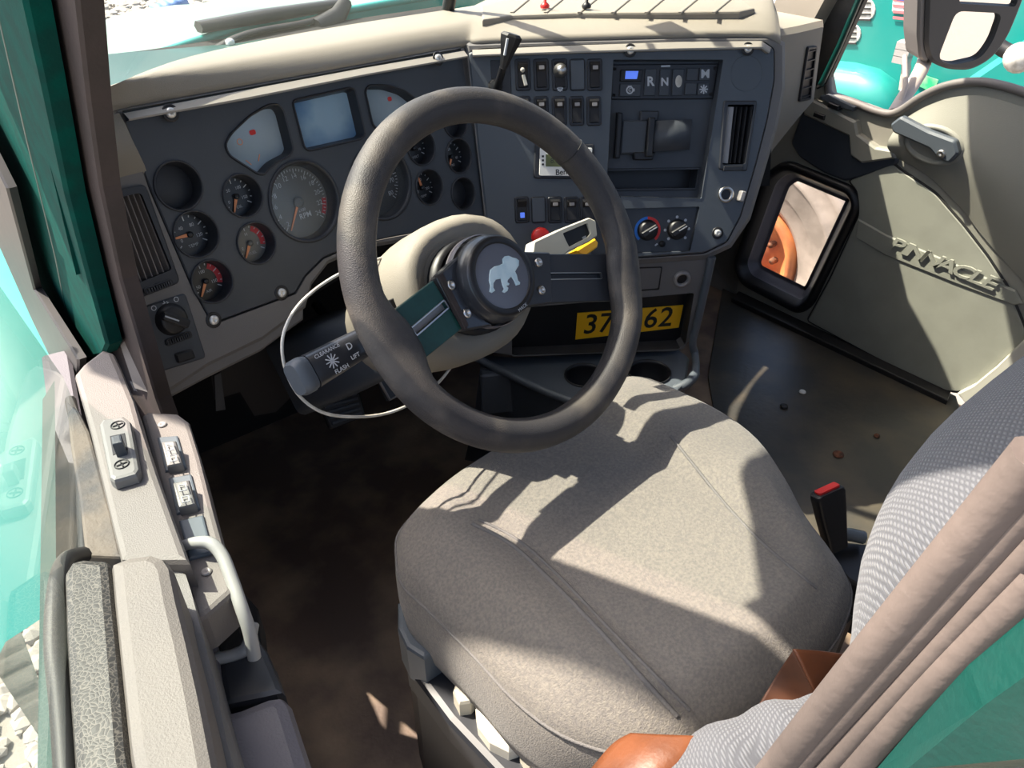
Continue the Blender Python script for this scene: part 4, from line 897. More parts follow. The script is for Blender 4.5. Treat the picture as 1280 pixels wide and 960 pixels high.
# hub
hc_ = WF_.uv(628, 345, .01); HCX = hc_
mb = MB(); prism(mb, rpoly(hp([(541, 348), (584, 308), (606, 330), (600, 400), (612, 408), (577, 414)]), .004), HW-.008, HW+.008, .002); prism(mb, rpoly(hp([(650, 316), (684, 317), (686, 380), (645, 386), (600, 360)]), .004), HW-.008, HW+.008, .002)
mb.build('hub_bracket', 'spoke_dark', sw_)
mb = MB(); prism(mb, rpoly(hp([(541, 346), (548, 343), (580, 408), (576, 414)]), .001), HW+.004, HW+.011, .001); mb.build('clamp_bar', 'seal_brown', sw_)
mb = MB(); lathe(mb, (0, 0), [(.05, -.06), (.054, -.05), (.054, -.018), (.0555, -.012), (.0555, -.004), (.0535, .004), (.051, .007), (.0505, .0095), (.048, .0105), (.0445, .010)], 48)
hub = mb.build('hub', 'spoke_dark', sw_); hub.location = (HCX[0], HCX[1], 0)
mb = MB(); lathe(mb, (0, 0), [(.058, -.03), (.0595, -.028), (.0595, -.018), (.058, -.016)], 48); mb.build('hub_ring', 'mauve_grey', hub)
mb = MB(); lathe(mb, (0, 0), [(.0445, .010), (.036, .0105), (0, .0112)], 48); hb = mb.build('horn_button', 'cap_face', hub)
mb = MB(); lathe(mb, (0, 0), [(.0500, .0098), (.0490, .0120), (.0415, .0126), (.0405, .0108)], 48); mb.build('button_ring', 'black', hb)
# bulldog, traced from the button
dog = [(636, 316), (641, 318.5), (646, 320), (649.5, 323), (649.5, 330), (647, 334), (645, 338), (647.5, 343), (649, 350), (652, 353), (651.5, 356), (647, 357), (644, 350), (640.5, 344.5), (636, 349), (635.5, 352), (638, 354), (637.5, 356.5), (634, 357), (637, 360), (636, 364), (632.5, 366.5), (629.5, 365), (631.5, 361), (629, 355), (627, 347), (620.5, 348), (617.5, 353), (617.5, 359), (620, 363), (616, 366), (613, 364), (614, 356), (612, 349), (612, 341), (613, 334), (618, 330), (625, 328.5), (629, 326), (628.5, 320), (631, 316.5)]
DF = Frame(WF_.W(HCX[0]-.004, HCX[1], .0), Wu, WF_.v)
dp = DF.poly(dog, .012); c = DF.uv(630, 343, .012)
dp = [((x-c[0])*.98, (y-c[1])*.90) for x, y in dp]
mb = MB(); prism(mb, dp, .010, .0128, .0006); mb.build('bulldog_emblem', 'emblem', hb)
mb = MB(); text(mb, 'MACK', (.008, -.0455), .006, .0128, .18); mb.build('small_lettering', 'print', hb)
for p in ((563, 357), (583, 392), (672.5, 328.5), (676, 363)):
    c = WF_.uv(*p, HW+.008); mb = MB(); lathe(mb, (0, 0), [(.0062, 0), (.0062, .002), (.0045, .004), (.003, .004), (.0025, .001), (0, .001)], 16); o = mb.build('hub_bolt', 'steel', sw_); o.location = (c[0], c[1], HW+.008)
# ------------------------------------------------------------------ steering column
scn = thing('steering_column', 'cream plastic steering column shroud behind the wheel hub', 'steering column', WF_.M)
def col_ring(w, cx, cy, rx, ry, n=32, p=2.4):
    o = []
    for i in range(n):
        a = 2*math.pi*i/n; ca, sa = math.cos(a), math.sin(a); o.append((cx+rx*math.copysign(abs(ca)**(2/p), ca), cy+ry*math.copysign(abs(sa)**(2/p), sa), w))
    return o
cx0, cy0 = HCX[0]-.004, HCX[1]
mb = MB(); rings = [col_ring(*q) for q in ((-.060, cx0+.005, cy0+.006, .066, .060), (-.054, cx0+.008, cy0+.006, .084, .074), (-.060, cx0+.010, cy0+.004, .098, .086), (-.078, cx0+.010, cy0+.002, .106, .094), (-.12, cx0+.004, cy0+.0, .110, .094), (-.18, cx0-.004, cy0-.004, .104, .086), (-.24, cx0-.004, cy0-.010, .090, .072), (-.27, cx0, cy0-.013, .070, .055))]
loft(mb, rings); mb.build('column_shroud', 'dash_beige', scn)
mb = MB(); lathe(mb, (cx0, cy0), [(.062, -.062), (.062, -.040), (.056, -.040)], 32); mb.build('column_collar', 'black', scn)
mb = MB(); loft(mb, [[(x, y, w) for x, y in rect((cx0-.01, cy0-.03), a, b, .02)] for w, a, b in ((-.22, .10, .09), (-.36, .12, .12), (-.56, .15, .15))]); mb.build('column_boot', 'panel_dark', scn)
mb = MB(); box(mb, (*WF_.uv(492, 379, -.085), -.085), (.012, .012, .006), None, .001); mb.build('shroud_notch', 'black', scn)
# turn signal stalk
SW0 = -.075
A = WF_.W(*WF_.uv(500, 402, SW0), SW0); B = WF_.W(*WF_.uv(371, 474, SW0+.01), SW0+.01); ax = (B-A).normalized(); Ls = (B-A).length
sd = Wn.cross(ax).normalized(); SM_ = Matrix([[ax[i], sd[i], ax.cross(sd)[i], A[i]] for i in range(3)]+[[0, 0, 0, 1]])
if SM_.to_3x3().col[2].dot(Wn) < 0: sd = -sd; SM_ = Matrix([[ax[i], sd[i], ax.cross(sd)[i], A[i]] for i in range(3)]+[[0, 0, 0, 1]])
ts = thing('turn_signal_stalk', 'dark turn signal stalk with white printed symbols left of the column', 'stalk', SM_)
def sect(x, w, h, n=4): return [(x, y, z) for y, z in rect((0, 0), w, h, min(w, h)*.38, 0, n)]
mb = MB(); loft(mb, [sect(x, w, h) for x, w, h in ((-.02, .024, .02), (.02, .030, .026), (Ls*.5, .036, .030), (Ls-.018, .041, .034), (Ls-.016, .0415, .0345))], smooth=True); mb.build('stalk_body', 'spoke_dark', ts)
mb = MB(); loft(mb, [sect(x, w, h) for x, w, h in ((Ls-.015, .040, .033), (Ls-.012, .040, .033), (Ls-.011, .0425, .0355), (Ls-.002, .042, .035), (Ls+.003, .036, .029))]); mb.build('end_button', 'panel_mid', ts)
mb = MB(); zt_ = .0172; TX = math.pi
def st(s, x, y, size, ang=math.pi/2): text(mb, s, (x, y), size, zt_, ang, bold=.01)
# the text reads along the stalk towards the column
st2 = lambda s, x, y, size, a=math.pi: text(mb, s, (x, y), size, zt_+.0003, a, bold=.012)
sgn = 1
st2('CLEARANCE', Ls-.040, -.0125*sgn, .0062); st2('FLASH', Ls-.046, .013*sgn, .007)
for a_ in range(5): prism(mb, rect((Ls-.040, 0), .017, .0012, 0, a_*math.pi/5), zt_, zt_+.0004)
st2('D', Ls-.068, -.005, .011); st2('LIFT', Ls-.069, .008, .007); st2('FLASH', Ls-.093, .0, .0062); st2('D', Ls-.112, -.001, .013); prism(mb, rect((Ls-.120, -.001), .004, .008), zt_, zt_+.0004)
mb.build('printed_symbols', 'print', ts)
# thin white cable loop hanging round the column
cb = thing('white_cable', 'thin white cable looped around the steering column below the wheel', 'cable', WC)
pts = [WF_.W(*WF_.uv(x, y, w), w)-WC for x, y, w in ((560, 314, -.14), (520, 318, -.13), (480, 322, -.12), (425, 342, -.10), (378, 376, -.09), (355, 415, -.085), (355, 455, -.085), (372, 492, -.085), (402, 515, -.09), (440, 521, -.10), (482, 517, -.11), (520, 501, -.12), (552, 474, -.13), (578, 436, -.14), (580, 420, -.17))]
mb = MB(); tube(mb, bez(pts, 6), .0019, 8); mb.build('cable', 'offwhite', cb)
# right hand stalk: pale lever behind the wheel with a yellow tab, red button
rl = thing('pale_column_lever', 'pale sunlit column lever pointing right with a black inset pad', 'lever', WC)
def WP(x, y, w): return WF_.W(*WF_.uv(x, y, w), w)-WC
fr_ = WF_.shift(-.055)
q = fr_.poly([(664, 303), (700, 286), (733, 273), (742, 277), (744, 296), (733, 304), (707, 316), (700, 322), (668, 326), (662, 318)])
h_ = fr_.poly([(700, 293), (731, 280), (735, 293), (731, 298), (708, 310), (704, 302)])
mb = MB(); plate(mb, rpoly(q, .003), [rpoly(h_, .002)], .006, -.012, .002, True); o = mb.build('lever_body', 'knob_cream', rl); o.matrix_world = fr_.M
mb = MB(); prism(mb, rpoly(inset(h_, -.001), .001), -.004, .003, .001); o = mb.build('lever_pad', 'black', rl); o.matrix_world = fr_.M
mb = MB(); prism(mb, rect(fr_.uv(728, 298), .008, .004), .003, .0045); o = mb.build('pad_light', 'steel', rl); o.matrix_world = fr_.M
fr2 = WF_.shift(-.075)
kn = bpy.data.objects.new('pull_knob', None); COL.objects.link(kn); kn.parent = cp; kn['label'] = 'yellow angular pull knob just behind the right spoke'; kn.matrix_world = Matrix.Translation(WC)
mb = MB(); prism(mb, rpoly(fr2.poly([(717, 314), (741, 299), (745, 304), (744, 310), (729, 321), (722, 319)]), .001), -.012, .006, .002); o = mb.build('knob_cap', 'yellow', kn); o.matrix_world = fr2.M
mb = MB(); a = fr2.uv(734, 311); lathe(mb, a, [(.006, -.012), (.006, -.10)], 10); o = mb.build('knob_stem', 'steel', kn); o.matrix_world = fr2.M
rk = bpy.data.objects.new('pull_knob', None); COL.objects.link(rk); rk.parent = cp; rk['label'] = 'round red pull knob half hidden behind the shroud'; rk.matrix_world = Matrix.Translation(CF.W(*CF.uv(676, 296, .03), .0)) @ CF.M.to_3x3().to_4x4()
mb = MB(); lathe(mb, (0, 0), [(.006, 0), (.006, .02), (.017, .022), (.0175, .030), (.014, .036), (0, .037)], 20); o = mb.build('knob_cap', 'red', rk)
# pedals
pd = thing('foot_pedal', 'ribbed black foot pedal under the steering column', 'pedal', HY(424, 505, .50)); PD_ = Frame(HY(424, 505, .50), (1, 0, 0), (0, .5, .8))
mb = MB(); prism(mb, rpoly(PD_.poly([(392, 488), (446, 478), (458, 520), (414, 538)]), .008), -.012, 0, .003); o = mb.build('pedal_pad', 'rubber', pd); o.matrix_world = PD_.M
for k_ in range(6):
    t = (k_+.8)/6.6; a = V(PD_.uv(394+20*t, 490+46*t)); b = V(PD_.uv(446+10*t, 480+40*t)); mb = MB(); box(mb, (*((a+b)/2), .0015), ((b-a).length*.86, .006, .004), Matrix.Rotation(math.atan2((b-a).y, (b-a).x), 4, 'Z'), .001); o = mb.build('pad_rib', 'panel_dark', pd); o.matrix_world = PD_.M
mb = MB(); tube(mb, [PD_.W(0, .03, -.01), PD_.W(0, .10, -.12), PD_.W(0, .2, -.2)], .012, 8); o = mb.build('pedal_arm', 'black', pd); o.matrix_world = Matrix.Identity(4)
p2 = thing('brake_pedal', 'dark metal edged brake pedal showing beside the lower wheel rim', 'pedal', HY(485, 485, .42)); PE = Frame(HY(485, 485, .42), (1, 0, 0), (0, .5, .8))
mb = MB(); prism(mb, rpoly(PE.poly([(462, 455), (480, 445), (506, 490), (486, 502)]), .004), -.012, 0, .002); o = mb.build('pedal_pad', 'panel_dark', p2); o.matrix_world = PE.M
mb = MB(); tube(mb, [(*PE.uv(464, 458), .001), (*PE.uv(487, 500), .001), (*PE.uv(505, 490), .001)], .003, 6); o = mb.build('pedal_edge', 'steel_dull', p2); o.matrix_world = PE.M
mb = MB(); tube(mb, [PE.W(0, .04, -.01), PE.W(0, .1, -.12), PE.W(0, .2, -.2)], .012, 8); o = mb.build('pedal_arm', 'black', p2); o.matrix_world = Matrix.Identity(4)
# hanging wiring / brackets under the dash
ub = thing('under_dash_bracket', 'dark angular bracket and trim hanging under the dashboard left of the column', 'bracket', HY(330, 470, .52))
def UB(x, y, d=.52): return HY(x, y, d)-ub.location
mb = MB(); loft(mb, [[UB(*q, d) for q in ((262, 455), (350, 420), (440, 425), (450, 470), (380, 480), (345, 515), (318, 520), (300, 490), (268, 500))] for d in (.50, .60)], smooth=False); mb.build('bracket_body', 'black', ub)
mb = MB(); loft(mb, [[UB(*q, d) for q in ((268, 470), (276, 466), (282, 512), (270, 514))] for d in (.49, .51)], smooth=False); mb.build('bracket_post', 'panel_dark', ub)
# ------------------------------------------------------------------ driver's seat
seat = thing('driver_seat', 'grey cloth driver seat with pale sun patches and fabric backrest', 'seat', (-.46, -.25, 0))
SO = V((-.46, -.25, 0))
ZC = .475
opx = [(493, 700), (497, 668), (530, 632), (572, 598), (640, 555), (700, 515), (760, 485), (800, 478), (850, 497), (905, 525), (950, 560), (985, 610), (1012, 660), (1045, 705), (1066, 745), (1050, 800), (1010, 850), (950, 905), (870, 950), (820, 958), (770, 950), (700, 925), (640, 880), (585, 820), (530, 765), (500, 735)]
out = [HZ(a, b, ZC) for a, b in opx]; C0 = sum(out, V((0, 0, 0)))/len(out)
ol = bez(out, 4, True); N_ = len(ol)
# local axes of the cushion: across (u) and back-to-front (v)
def crown(p):      # height of the upholstered top over the outline plane
    x, y = p.x-C0.x, p.y-C0.y; h = .010*math.exp(-(x/.2)**2)
    for s in (-1, 1):  # side bolsters
        h += .016*math.exp(-((x-s*.185)/.045)**2)
    h += -.006*math.exp(-((abs(x)-.125)/.014)**2)
    return h+.012*max(0, (-y)/.25)
rings = []
for s, dz in ((.90, -.135), (.96, -.12), (.985, -.085), (1.0, -.045), (1.0, -.015), (.985, .008), (.955, .024), (.91, .034)):
    rings.append([C0+(p-C0)*s+V((0, 0, dz)) for p in ol])
for s in (.86, .8, .74, .67, .6, .53, .46, .38, .3, .22, .14, .06, .005):
    k_ = min(1, (.91-s)/.12); rings.append([C0+(p-C0)*s+V((0, 0, .034+.006*k_+crown(C0+(p-C0)*s)*k_)) for p in ol])
mb = MB(); loft(mb, [[p-SO for p in r] for r in rings]); mb.build('seat_cushion', 'seat_cloth', seat)
from mathutils.bvhtree import BVHTree
BV = BVHTree.FromPolygons([V(v)+SO for v in mb.v], mb.f)
def seam(px, r=.0022, off=.0):
    pts = []
    for q in bez([V((a, b, 0)) for a, b in px], 8):
        h = BV.ray_cast(CAM, ray(q.x, q.y).normalized())
        if h[0]: pts.append(h[0]+h[1]*(off-.0004)-SO)
    m2 = MB(); tube(m2, pts, r, 6); m2.build('seam', 'seat_seam', seat)
seam([(590, 655), (640, 682), (690, 728), (750, 790), (800, 845), (846, 895)], .003)
seam([(598, 650), (648, 676), (700, 722), (760, 785), (812, 838), (862, 888)], .0022)
seam([(838, 545), (870, 585), (915, 640), (965, 690), (1020, 735)], .0022)
# seam along the cushion's flank
pts = [C0+(p-C0)*.99+V((0, 0, .0045)) for p in ol]; mb = MB(); tube(mb, [p-SO for p in pts], .002, 6, closed=True); mb.build('edge_piping', 'seat_seam', seat)
# backrest: rounded sections along its height
mb = MB(); rings = []
for z, yf, th, hw in ((.43, -.50, .06, .17), (.46, -.485, .10, .20), (.54, -.492, .13, .215), (.62, -.503, .15, .22), (.70, -.51, .16, .225), (.78, -.505, .17, .225), (.85, -.492, .175, .225), (.91, -.496, .175, .225), (.96, -.525, .17, .225), (1.0, -.56, .16, .22), (1.06, -.62, .15, .215), (1.12, -.67, .13, .19), (1.15, -.69, .08, .14)):
    r = []; n = 40
    for i in range(n):
        a = 2*math.pi*i/n; ca, sa = math.cos(a), math.sin(a); pw = 2/2.7
        x = hw*math.copysign(abs(ca)**pw, ca); y = th/2*math.copysign(abs(sa)**pw, sa)
        r.append(V((-.475+x*1.0, yf-.042-th/2+y, z+.0*y)))
    rings.append(r)
cols = [bez([r[k_] for r in rings], 3) for k_ in range(40)]
R2 = [[cols[k_][j] for k_ in range(40)] for j in range(len(cols[0]))]
loft(mb, [[p-SO for p in r] for r in R2]); mb.build('backrest', 'knit_cloth', seat)
# seat base and side valance with controls
mb = MB(); slab3(mb, [HZ(*q, .33) for q in ((512, 795), (560, 800), (640, 850), (760, 930), (830, 990), (700, 1010), (640, 985), (560, 900), (508, 830))], .05, .01); 
mb.merge_x(MB(), Matrix.Identity(4)); o = mb.build('side_valance', 'well', seat); o.matrix_world = Matrix.Identity(4)
mb = MB(); slab3(mb, [HZ(*q, .29) for q in ((508, 818), (600, 880), (690, 975), (720, 1030), (660, 1030), (590, 945), (520, 860))], .27, .012); o = mb.build('seat_base', 'black', seat); o.matrix_world = Matrix.Identity(4)
mb = MB(); box(mb, (-.40, -.25, .18), (.34, .38, .34), None, .02); o = mb.build('seat_pedestal', 'black', seat); o.matrix_world = Matrix.Identity(4)
def ctrl(px, z, h, m, name, b=.006):
    mb = MB(); slab3(mb, [HZ(*q, z) for q in px], h, b); o = mb.build(name, m, seat); o.matrix_world = Matrix.Identity(4)
ctrl([(497, 752), (510, 748), (540, 770), (562, 800), (545, 812), (530, 822), (508, 808), (497, 785)], .385, .07, 'knob_blue', 'front_control_lever')
ctrl([(566, 862), (574, 838), (596, 850), (602, 862), (588, 876), (574, 878)], .36, .05, 'knob_cream', 'seat_switch')
ctrl([(594, 880), (605, 868), (628, 880), (656, 918), (648, 930), (636, 934), (612, 922), (597, 902)], .36, .05, 'knob_light', 'seat_switch', .012)
ctrl([(650, 936), (663, 920), (676, 932), (662, 955)], .36, .05, 'knob_cream', 'seat_switch', .004)
ctrl([(664, 960), (678, 938), (692, 948), (684, 975), (672, 975)], .36, .05, 'knob_light', 'seat_switch', .004)
# armrest with knitted cover, brown leather strap over it
arm = thing('armrest', 'rounded armrest in grey knitted cloth at the bottom of the seat back', 'armrest', HZ(930, 925, .60))
AL = arm.matrix_world.translation.copy()
mb = MB(); path = [HZ(800, 985, .56), HZ(862, 945, .575), HZ(930, 912, .585), HZ(990, 896, .585), HZ(1040, 892, .575)]
pts = bez([p+V((0, 0, 0)) for p in path], 6); rr = [.022+.012*min(1, i/6)+.002*math.sin(i) for i in range(len(pts))]; rr[0] = .012; rr[1] = .02
path = [p+V((0.012, -.022, -.03)) for p in pts]; tube(mb, [p-AL for p in path], [r*1.25 for r in rr], 20, flat=1); mb.build('armrest_pad', 'knit_cloth', arm)
ls_ = thing('leather_strap', 'folded brown leather strap lying across the seat beside the armrest', 'strap', HZ(1000, 850, .56)); LL = ls_.matrix_world.translation.copy()
def sheet(rows, m, name, par, L0, th=.003):
    R = [bez(r, 5) for r in rows]; C = list(zip(*R)); G = [bez(list(c), 4) for c in C]; n = len(G); k = len(G[0])
    mb = MB(); vs = [p-L0 for g in G for p in g]; fs = [(i*k+j, i*k+j+1, (i+1)*k+j+1, (i+1)*k+j) for i in range(n-1) for j in range(k-1)]
    mb.add(vs, fs, True); o = mb.build(name, m, par); md = o.modifiers.new('s', 'SOLIDIFY'); md.thickness = th; return o
sheet([[HZ(992, 811, .595), HZ(1030, 815, .59), HZ(1075, 822, .58)], [HZ(1005, 835, .585), HZ(1035, 845, .57), HZ(1070, 850, .56)], [HZ(1022, 872, .56), HZ(1040, 885, .55), HZ(1060, 900, .54)]], 'leather', 'outer_flap', ls_, LL)
sheet([[HZ(992, 812, .592), HZ(1006, 836, .58), HZ(1022, 873, .556)], [HZ(970, 845, .55), HZ(985, 862, .545), HZ(1000, 890, .53)], [HZ(944, 890, .525), HZ(965, 900, .52), HZ(985, 915, .52)]], 'leather_dark', 'inner_flap', ls_, LL)
sheet([[HZ(735, 965, .53), HZ(765, 930, .542), HZ(788, 916, .55)], [HZ(770, 985, .55), HZ(802, 945, .562), HZ(828, 918, .565)], [HZ(800, 1000, .555), HZ(845, 950, .568), HZ(872, 920, .57)], [HZ(850, 1000, .54), HZ(880, 955, .56), HZ(905, 925, .56)]], 'leather', 'lower_flap', ls_, LL)
# seat belt buckle on its stalk
bk = thing('seat_belt_buckle', 'black seat belt buckle with red release button standing right of the cushion', 'buckle', HZ(1040, 680, .38)); BL_ = bk.matrix_world.translation.copy()
tp = HZ(1034, 612, .47); bt = HZ(1042, 668, .40); ax = (tp-bt).normalized(); sd = V((.9, -.3, 0)); sd = (sd-ax*sd.dot(ax)).normalized(); nn = ax.cross(sd)
mb = MB(); rings = []
for t, wd in ((-.3, .024), (0, .027), (.5, .034), (.9, .038), (.97, .036), (1, .030)):
    c = bt.lerp(tp, t); rings.append([c+sd*x*wd/.06+nn*y*.6 for x, y in rpoly([(-.04, -.018), (.04, -.018), (.04, .018), (-.04, .018)], .012)])
loft(mb, [[p-BL_ for p in r] for r in rings], smooth=False); mb.build('buckle_body', 'black', bk)
mb = MB(); c = tp; loft(mb, [[c+ax*d+sd*x+nn*y-BL_ for x, y in rect((0, .0), .036, .013, .003)] for d in (-.004, .003)], smooth=False); mb.build('release_button', 'red', bk)
mb = MB(); tube(mb, bez([HZ(1026, 690, .36), HZ(1035, 676, .375), HZ(1055, 668, .38), HZ(1080, 672, .375)], 5), .010, 8); o = mb.build('buckle_collar', 'knob_blue', bk); o.matrix_world = Matrix.Identity(4)
mb = MB(); slab3(mb, [HZ(*q, .36) for q in ((1030, 690), (1050, 676), (1090, 680), (1090, 740), (1060, 725))], .1, .005); o = mb.build('stalk_cover', 'black', bk); o.matrix_world = Matrix.Identity(4)
# ------------------------------------------------------------------ driver's door, standing a little open
d1 = thing('door_1', None, None, HZ(130, 440, .0)); d1['kind'] = 'structure'
D0 = d1.matrix_world.translation.copy()
def dpart(mb, name, m, par=d1, label=None):
    o = mb.build(name, m, par, label); o.matrix_world = Matrix.Identity(4); return o
def ds(name, m, px, z, depth, bev=.006, par=d1, label=None):
    mb = MB(); slab3(mb, [HZ(q[0], q[1], q[2] if len(q) > 2 else z) for q in px], depth, bev); return dpart(mb, name, m, par, label)
# moulded top of the door: front section, low section, padded hump
ds('front_trim', 'trim_grey', [(92, 468), (103, 455), (128, 436), (142, 440), (152, 462), (168, 500), (178, 535), (196, 590), (214, 640), (236, 700), (150, 700), (140, 660), (112, 540)], .735, .30, .006)
ds('sill_strip', 'vinyl_dusty', [(82, 500), (98, 512), (112, 540), (126, 590), (140, 640), (153, 696), (106, 694), (98, 620), (88, 560)], .730, .05, .003)
ds('hump_pad', 'pad_grey', [(135, 702), (160, 692), (190, 688), (206, 694), (214, 706), (222, 745), (236, 800), (252, 870), (270, 960), (276, 985), (166, 985), (158, 940), (148, 840), (139, 750)], .785, .30, .010)
ds('vinyl_strip', 'vinyl', [(78, 716), (88, 700), (104, 696), (134, 698), (137, 704), (141, 750), (150, 840), (159, 940), (168, 985), (92, 985), (85, 880), (80, 790)], .782, .10, .007)
ds('step_panel', 'dash_grey', [(206, 694), (224, 700), (240, 742), (254, 800), (276, 880), (300, 960), (305, 990), (270, 990), (250, 870), (220, 745)], .72, .30, .012)
# armrest level
ds('switch_panel', 'trim_grey', [(176, 520), (184, 514), (222, 516), (236, 526), (250, 570), (268, 640), (285, 700), (292, 738), (258, 768), (244, 775), (236, 750), (218, 690), (200, 615)], .700, .045, .005)
ds('armrest_shelf', 'mauve_grey', [(262, 880), (275, 888), (300, 882), (335, 868), (352, 866), (362, 876), (378, 925), (398, 985), (280, 985)], .640, .22, .012)
ds('pull_cup', 'spoke_dark', [(270, 862), (290, 852), (318, 842), (345, 836), (354, 862), (335, 872), (300, 884), (278, 888)], .600, .14, .004)
ds('pocket_panel', 'mauve_grey', [(244, 775), (258, 768), (270, 800), (276, 850), (278, 890), (268, 890), (255, 840)], .630, .2, .004)
mb = MB(); pts = [HZ(*q, .04) for q in ((250, 480), (300, 640), (395, 985), (200, 985), (120, 640), (150, 470))]
a = [HZ(*q, .60) for q in ((178, 522), (250, 760), (300, 985))]; a2 = [V((p.x-.008, p.y, .04)) for p in a]
loft(mb, [a, a2, [p+V((-.08, .02, 0)) for p in a2], [p+V((-.08, .02, 0)) for p in a]], closed=False, smooth=False); dpart(mb, 'door_skin', 'mauve_grey')
mb = MB(); a = [HZ(*q, .62) for q in ((292, 740), (312, 800), (352, 880), (392, 985))]; a2 = [V((p.x-.03, p.y, .30)) for p in a]
loft(mb, [a, a2], closed=False, smooth=False); o = dpart(mb, 'lower_door_panel', 'panel_dark')
ds('pocket_floor', 'void', [(246, 772), (300, 735), (322, 760), (330, 835), (280, 870), (262, 850)], .50, .05, .002)  # slab closing the gap, its near-black colour carries the pocket's shade
# grab handle
mb = MB(); pts = [HZ(*q) for q in ((230, 682, .708), (247, 678, .716), (264, 680, .716), (278, 695, .710), (290, 725, .700), (302, 760, .688), (312, 790, .670), (318, 822, .645))]
pts = bez(pts, 5); tube(mb, pts, [.0050+.001*min(1, i/8) for i in range(len(pts))], 12); h_ = dpart(mb, 'grab_handle', 'steel_grey', d1, 'pale grey curved grab handle')
ds('handle_base', 'spoke_dark', [(272, 828), (300, 818), (313, 800), (322, 796), (334, 812), (350, 850), (356, 866), (330, 872), (280, 882)], .622, .10, .006)
mb = MB(); tube(mb, bez([HZ(270, 824, .625), HZ(295, 818, .625), HZ(309, 808, .63), HZ(316, 780, .636)], 5), .006, 8); dpart(mb, 'handle_lip', 'steel_grey')
# mirror adjuster
ms = thing('mirror_adjuster_switch', None, None, HZ(150, 560, .74)); ms.parent = d1; ms.matrix_world = Matrix.Translation(HZ(150, 560, .74)); 
for k_ in ('label', 'category'):
    if k_ in ms: del ms[k_]
ds('switch_bezel', 'adj_grey', [(123, 530), (128, 523), (155, 519), (163, 526), (174, 585), (170, 592), (142, 600), (136, 596)], .748, .012, .004, ms)
ds('switch_recess', 'black', [(137, 545), (156, 541), (160, 562), (141, 569)], .7485, .004, .0005, ms)
ds('switch_nub', 'panel_dark', [(138, 545), (151, 542), (153, 552), (140, 555)], .765, .017, .002, ms)
mb = MB()
for px in ((147, 531), (152, 580)):
    c = HZ(*px, .7486); 
    for r0 in (.0065,): tube(mb, [c+V((r0*math.cos(a), r0*math.sin(a), 0)) for a in [2*math.pi*k/18 for k in range(18)]], .0006, 5, closed=True)
    box(mb, c, (.010, .0014, .001)); box(mb, c, (.0014, .009, .001))
dpart(mb, 'printed_symbols', 'black', ms)
def win_switch(px, name, blank=False):
    g = bpy.data.objects.new(name, None); COL.objects.link(g); g.parent = d1; g.matrix_world = Matrix.Translation(HZ(*px[0], .70))
    c = [sum(q[i] for q in px)/4 for i in (0, 1)]
    def sc(s): return [(c[0]+(a-c[0])*s, c[1]+(b-c[1])*s) for a, b in px]
    ds('switch_frame', 'knob_blue', sc(1), .7035, .006, .002, g)
    if blank: return g
    q = sc(.72); ds('rocker', 'adj_grey', [(a, b, .712+(.006 if i in (0, 1) else 0)) for i, (a, b) in enumerate(q)], 0, .012, .003, g)
    mb = MB(); 
    for t in (.28, .74):
        A_ = V((q[0][0]*(1-t)+q[3][0]*t, q[0][1]*(1-t)+q[3][1]*t)); B_ = V((q[1][0]*(1-t)+q[2][0]*t, q[1][1]*(1-t)+q[2][1]*t)); m1 = A_.lerp(B_, .3); m2 = A_.lerp(B_, .7); z = .7205-.006*t
        tube(mb, [HZ(m1.x, m1.y-3, z), HZ(m2.x, m2.y-3, z), HZ(m2.x+1, m2.y+4, z), HZ(m1.x+1, m1.y+4, z)], .0007, 5, closed=True)
    dpart(mb, 'switch_symbol', 'print', g); return g
win_switch([(196, 546), (222, 544), (233, 583), (206, 588)], 'window_switch')
win_switch([(210, 597), (239, 592), (250, 634), (220, 641)], 'window_switch')
win_switch([(223, 650), (254, 643), (266, 690), (236, 698)], 'blank_switch', True)
for px in ((203, 531), (258, 715)):
    c = HZ(*px, .7005); mb = MB(); lathe(mb, (c.x, c.y), [(.005, .701), (.004, .7025), (.002, .702), (0, .701)], 12); dpart(mb, 'screw', 'steel_dull')
# window frame of the door: painted post with the black glass channel
def dstrip(px, x, th, m, name, bev=.003, label=None):
    o = strip(px, PX(x), th, m, name, None, bev); M = o.matrix_world.copy(); o.parent = d1; o.matrix_world = M
    if label: o['label'] = label
    return o
dstrip([(-30, -40), (20, -40), (50, 95), (82, 245), (110, 350), (133, 432), (128, 444), (96, 450), (45, 362), (11, 245), (-40, 110)], -.925, .02, 'teal_matte', 'frame_post', .004, 'green painted window frame post')
mb = MB(); tube(mb, [HX(0, 20, -.924), HX(34, 170, -.924), HX(70, 320, -.924), HX(96, 452, -.924)], .0022, 6); dpart(mb, 'frame_rib', 'teal')
mb = MB(); tube(mb, [HX(12, -20, -.923), HX(60, 190, -.923), HX(98, 350, -.923), HX(122, 430, -.923)], .0016, 6); dpart(mb, 'frame_edge', 'teal')
dstrip([(-80, 60), (8, 236), (42, 362), (97, 450), (97, 505), (74, 470), (40, 400), (0, 310), (-80, 170)], -.955, .012, 'rubber', 'glass_channel')
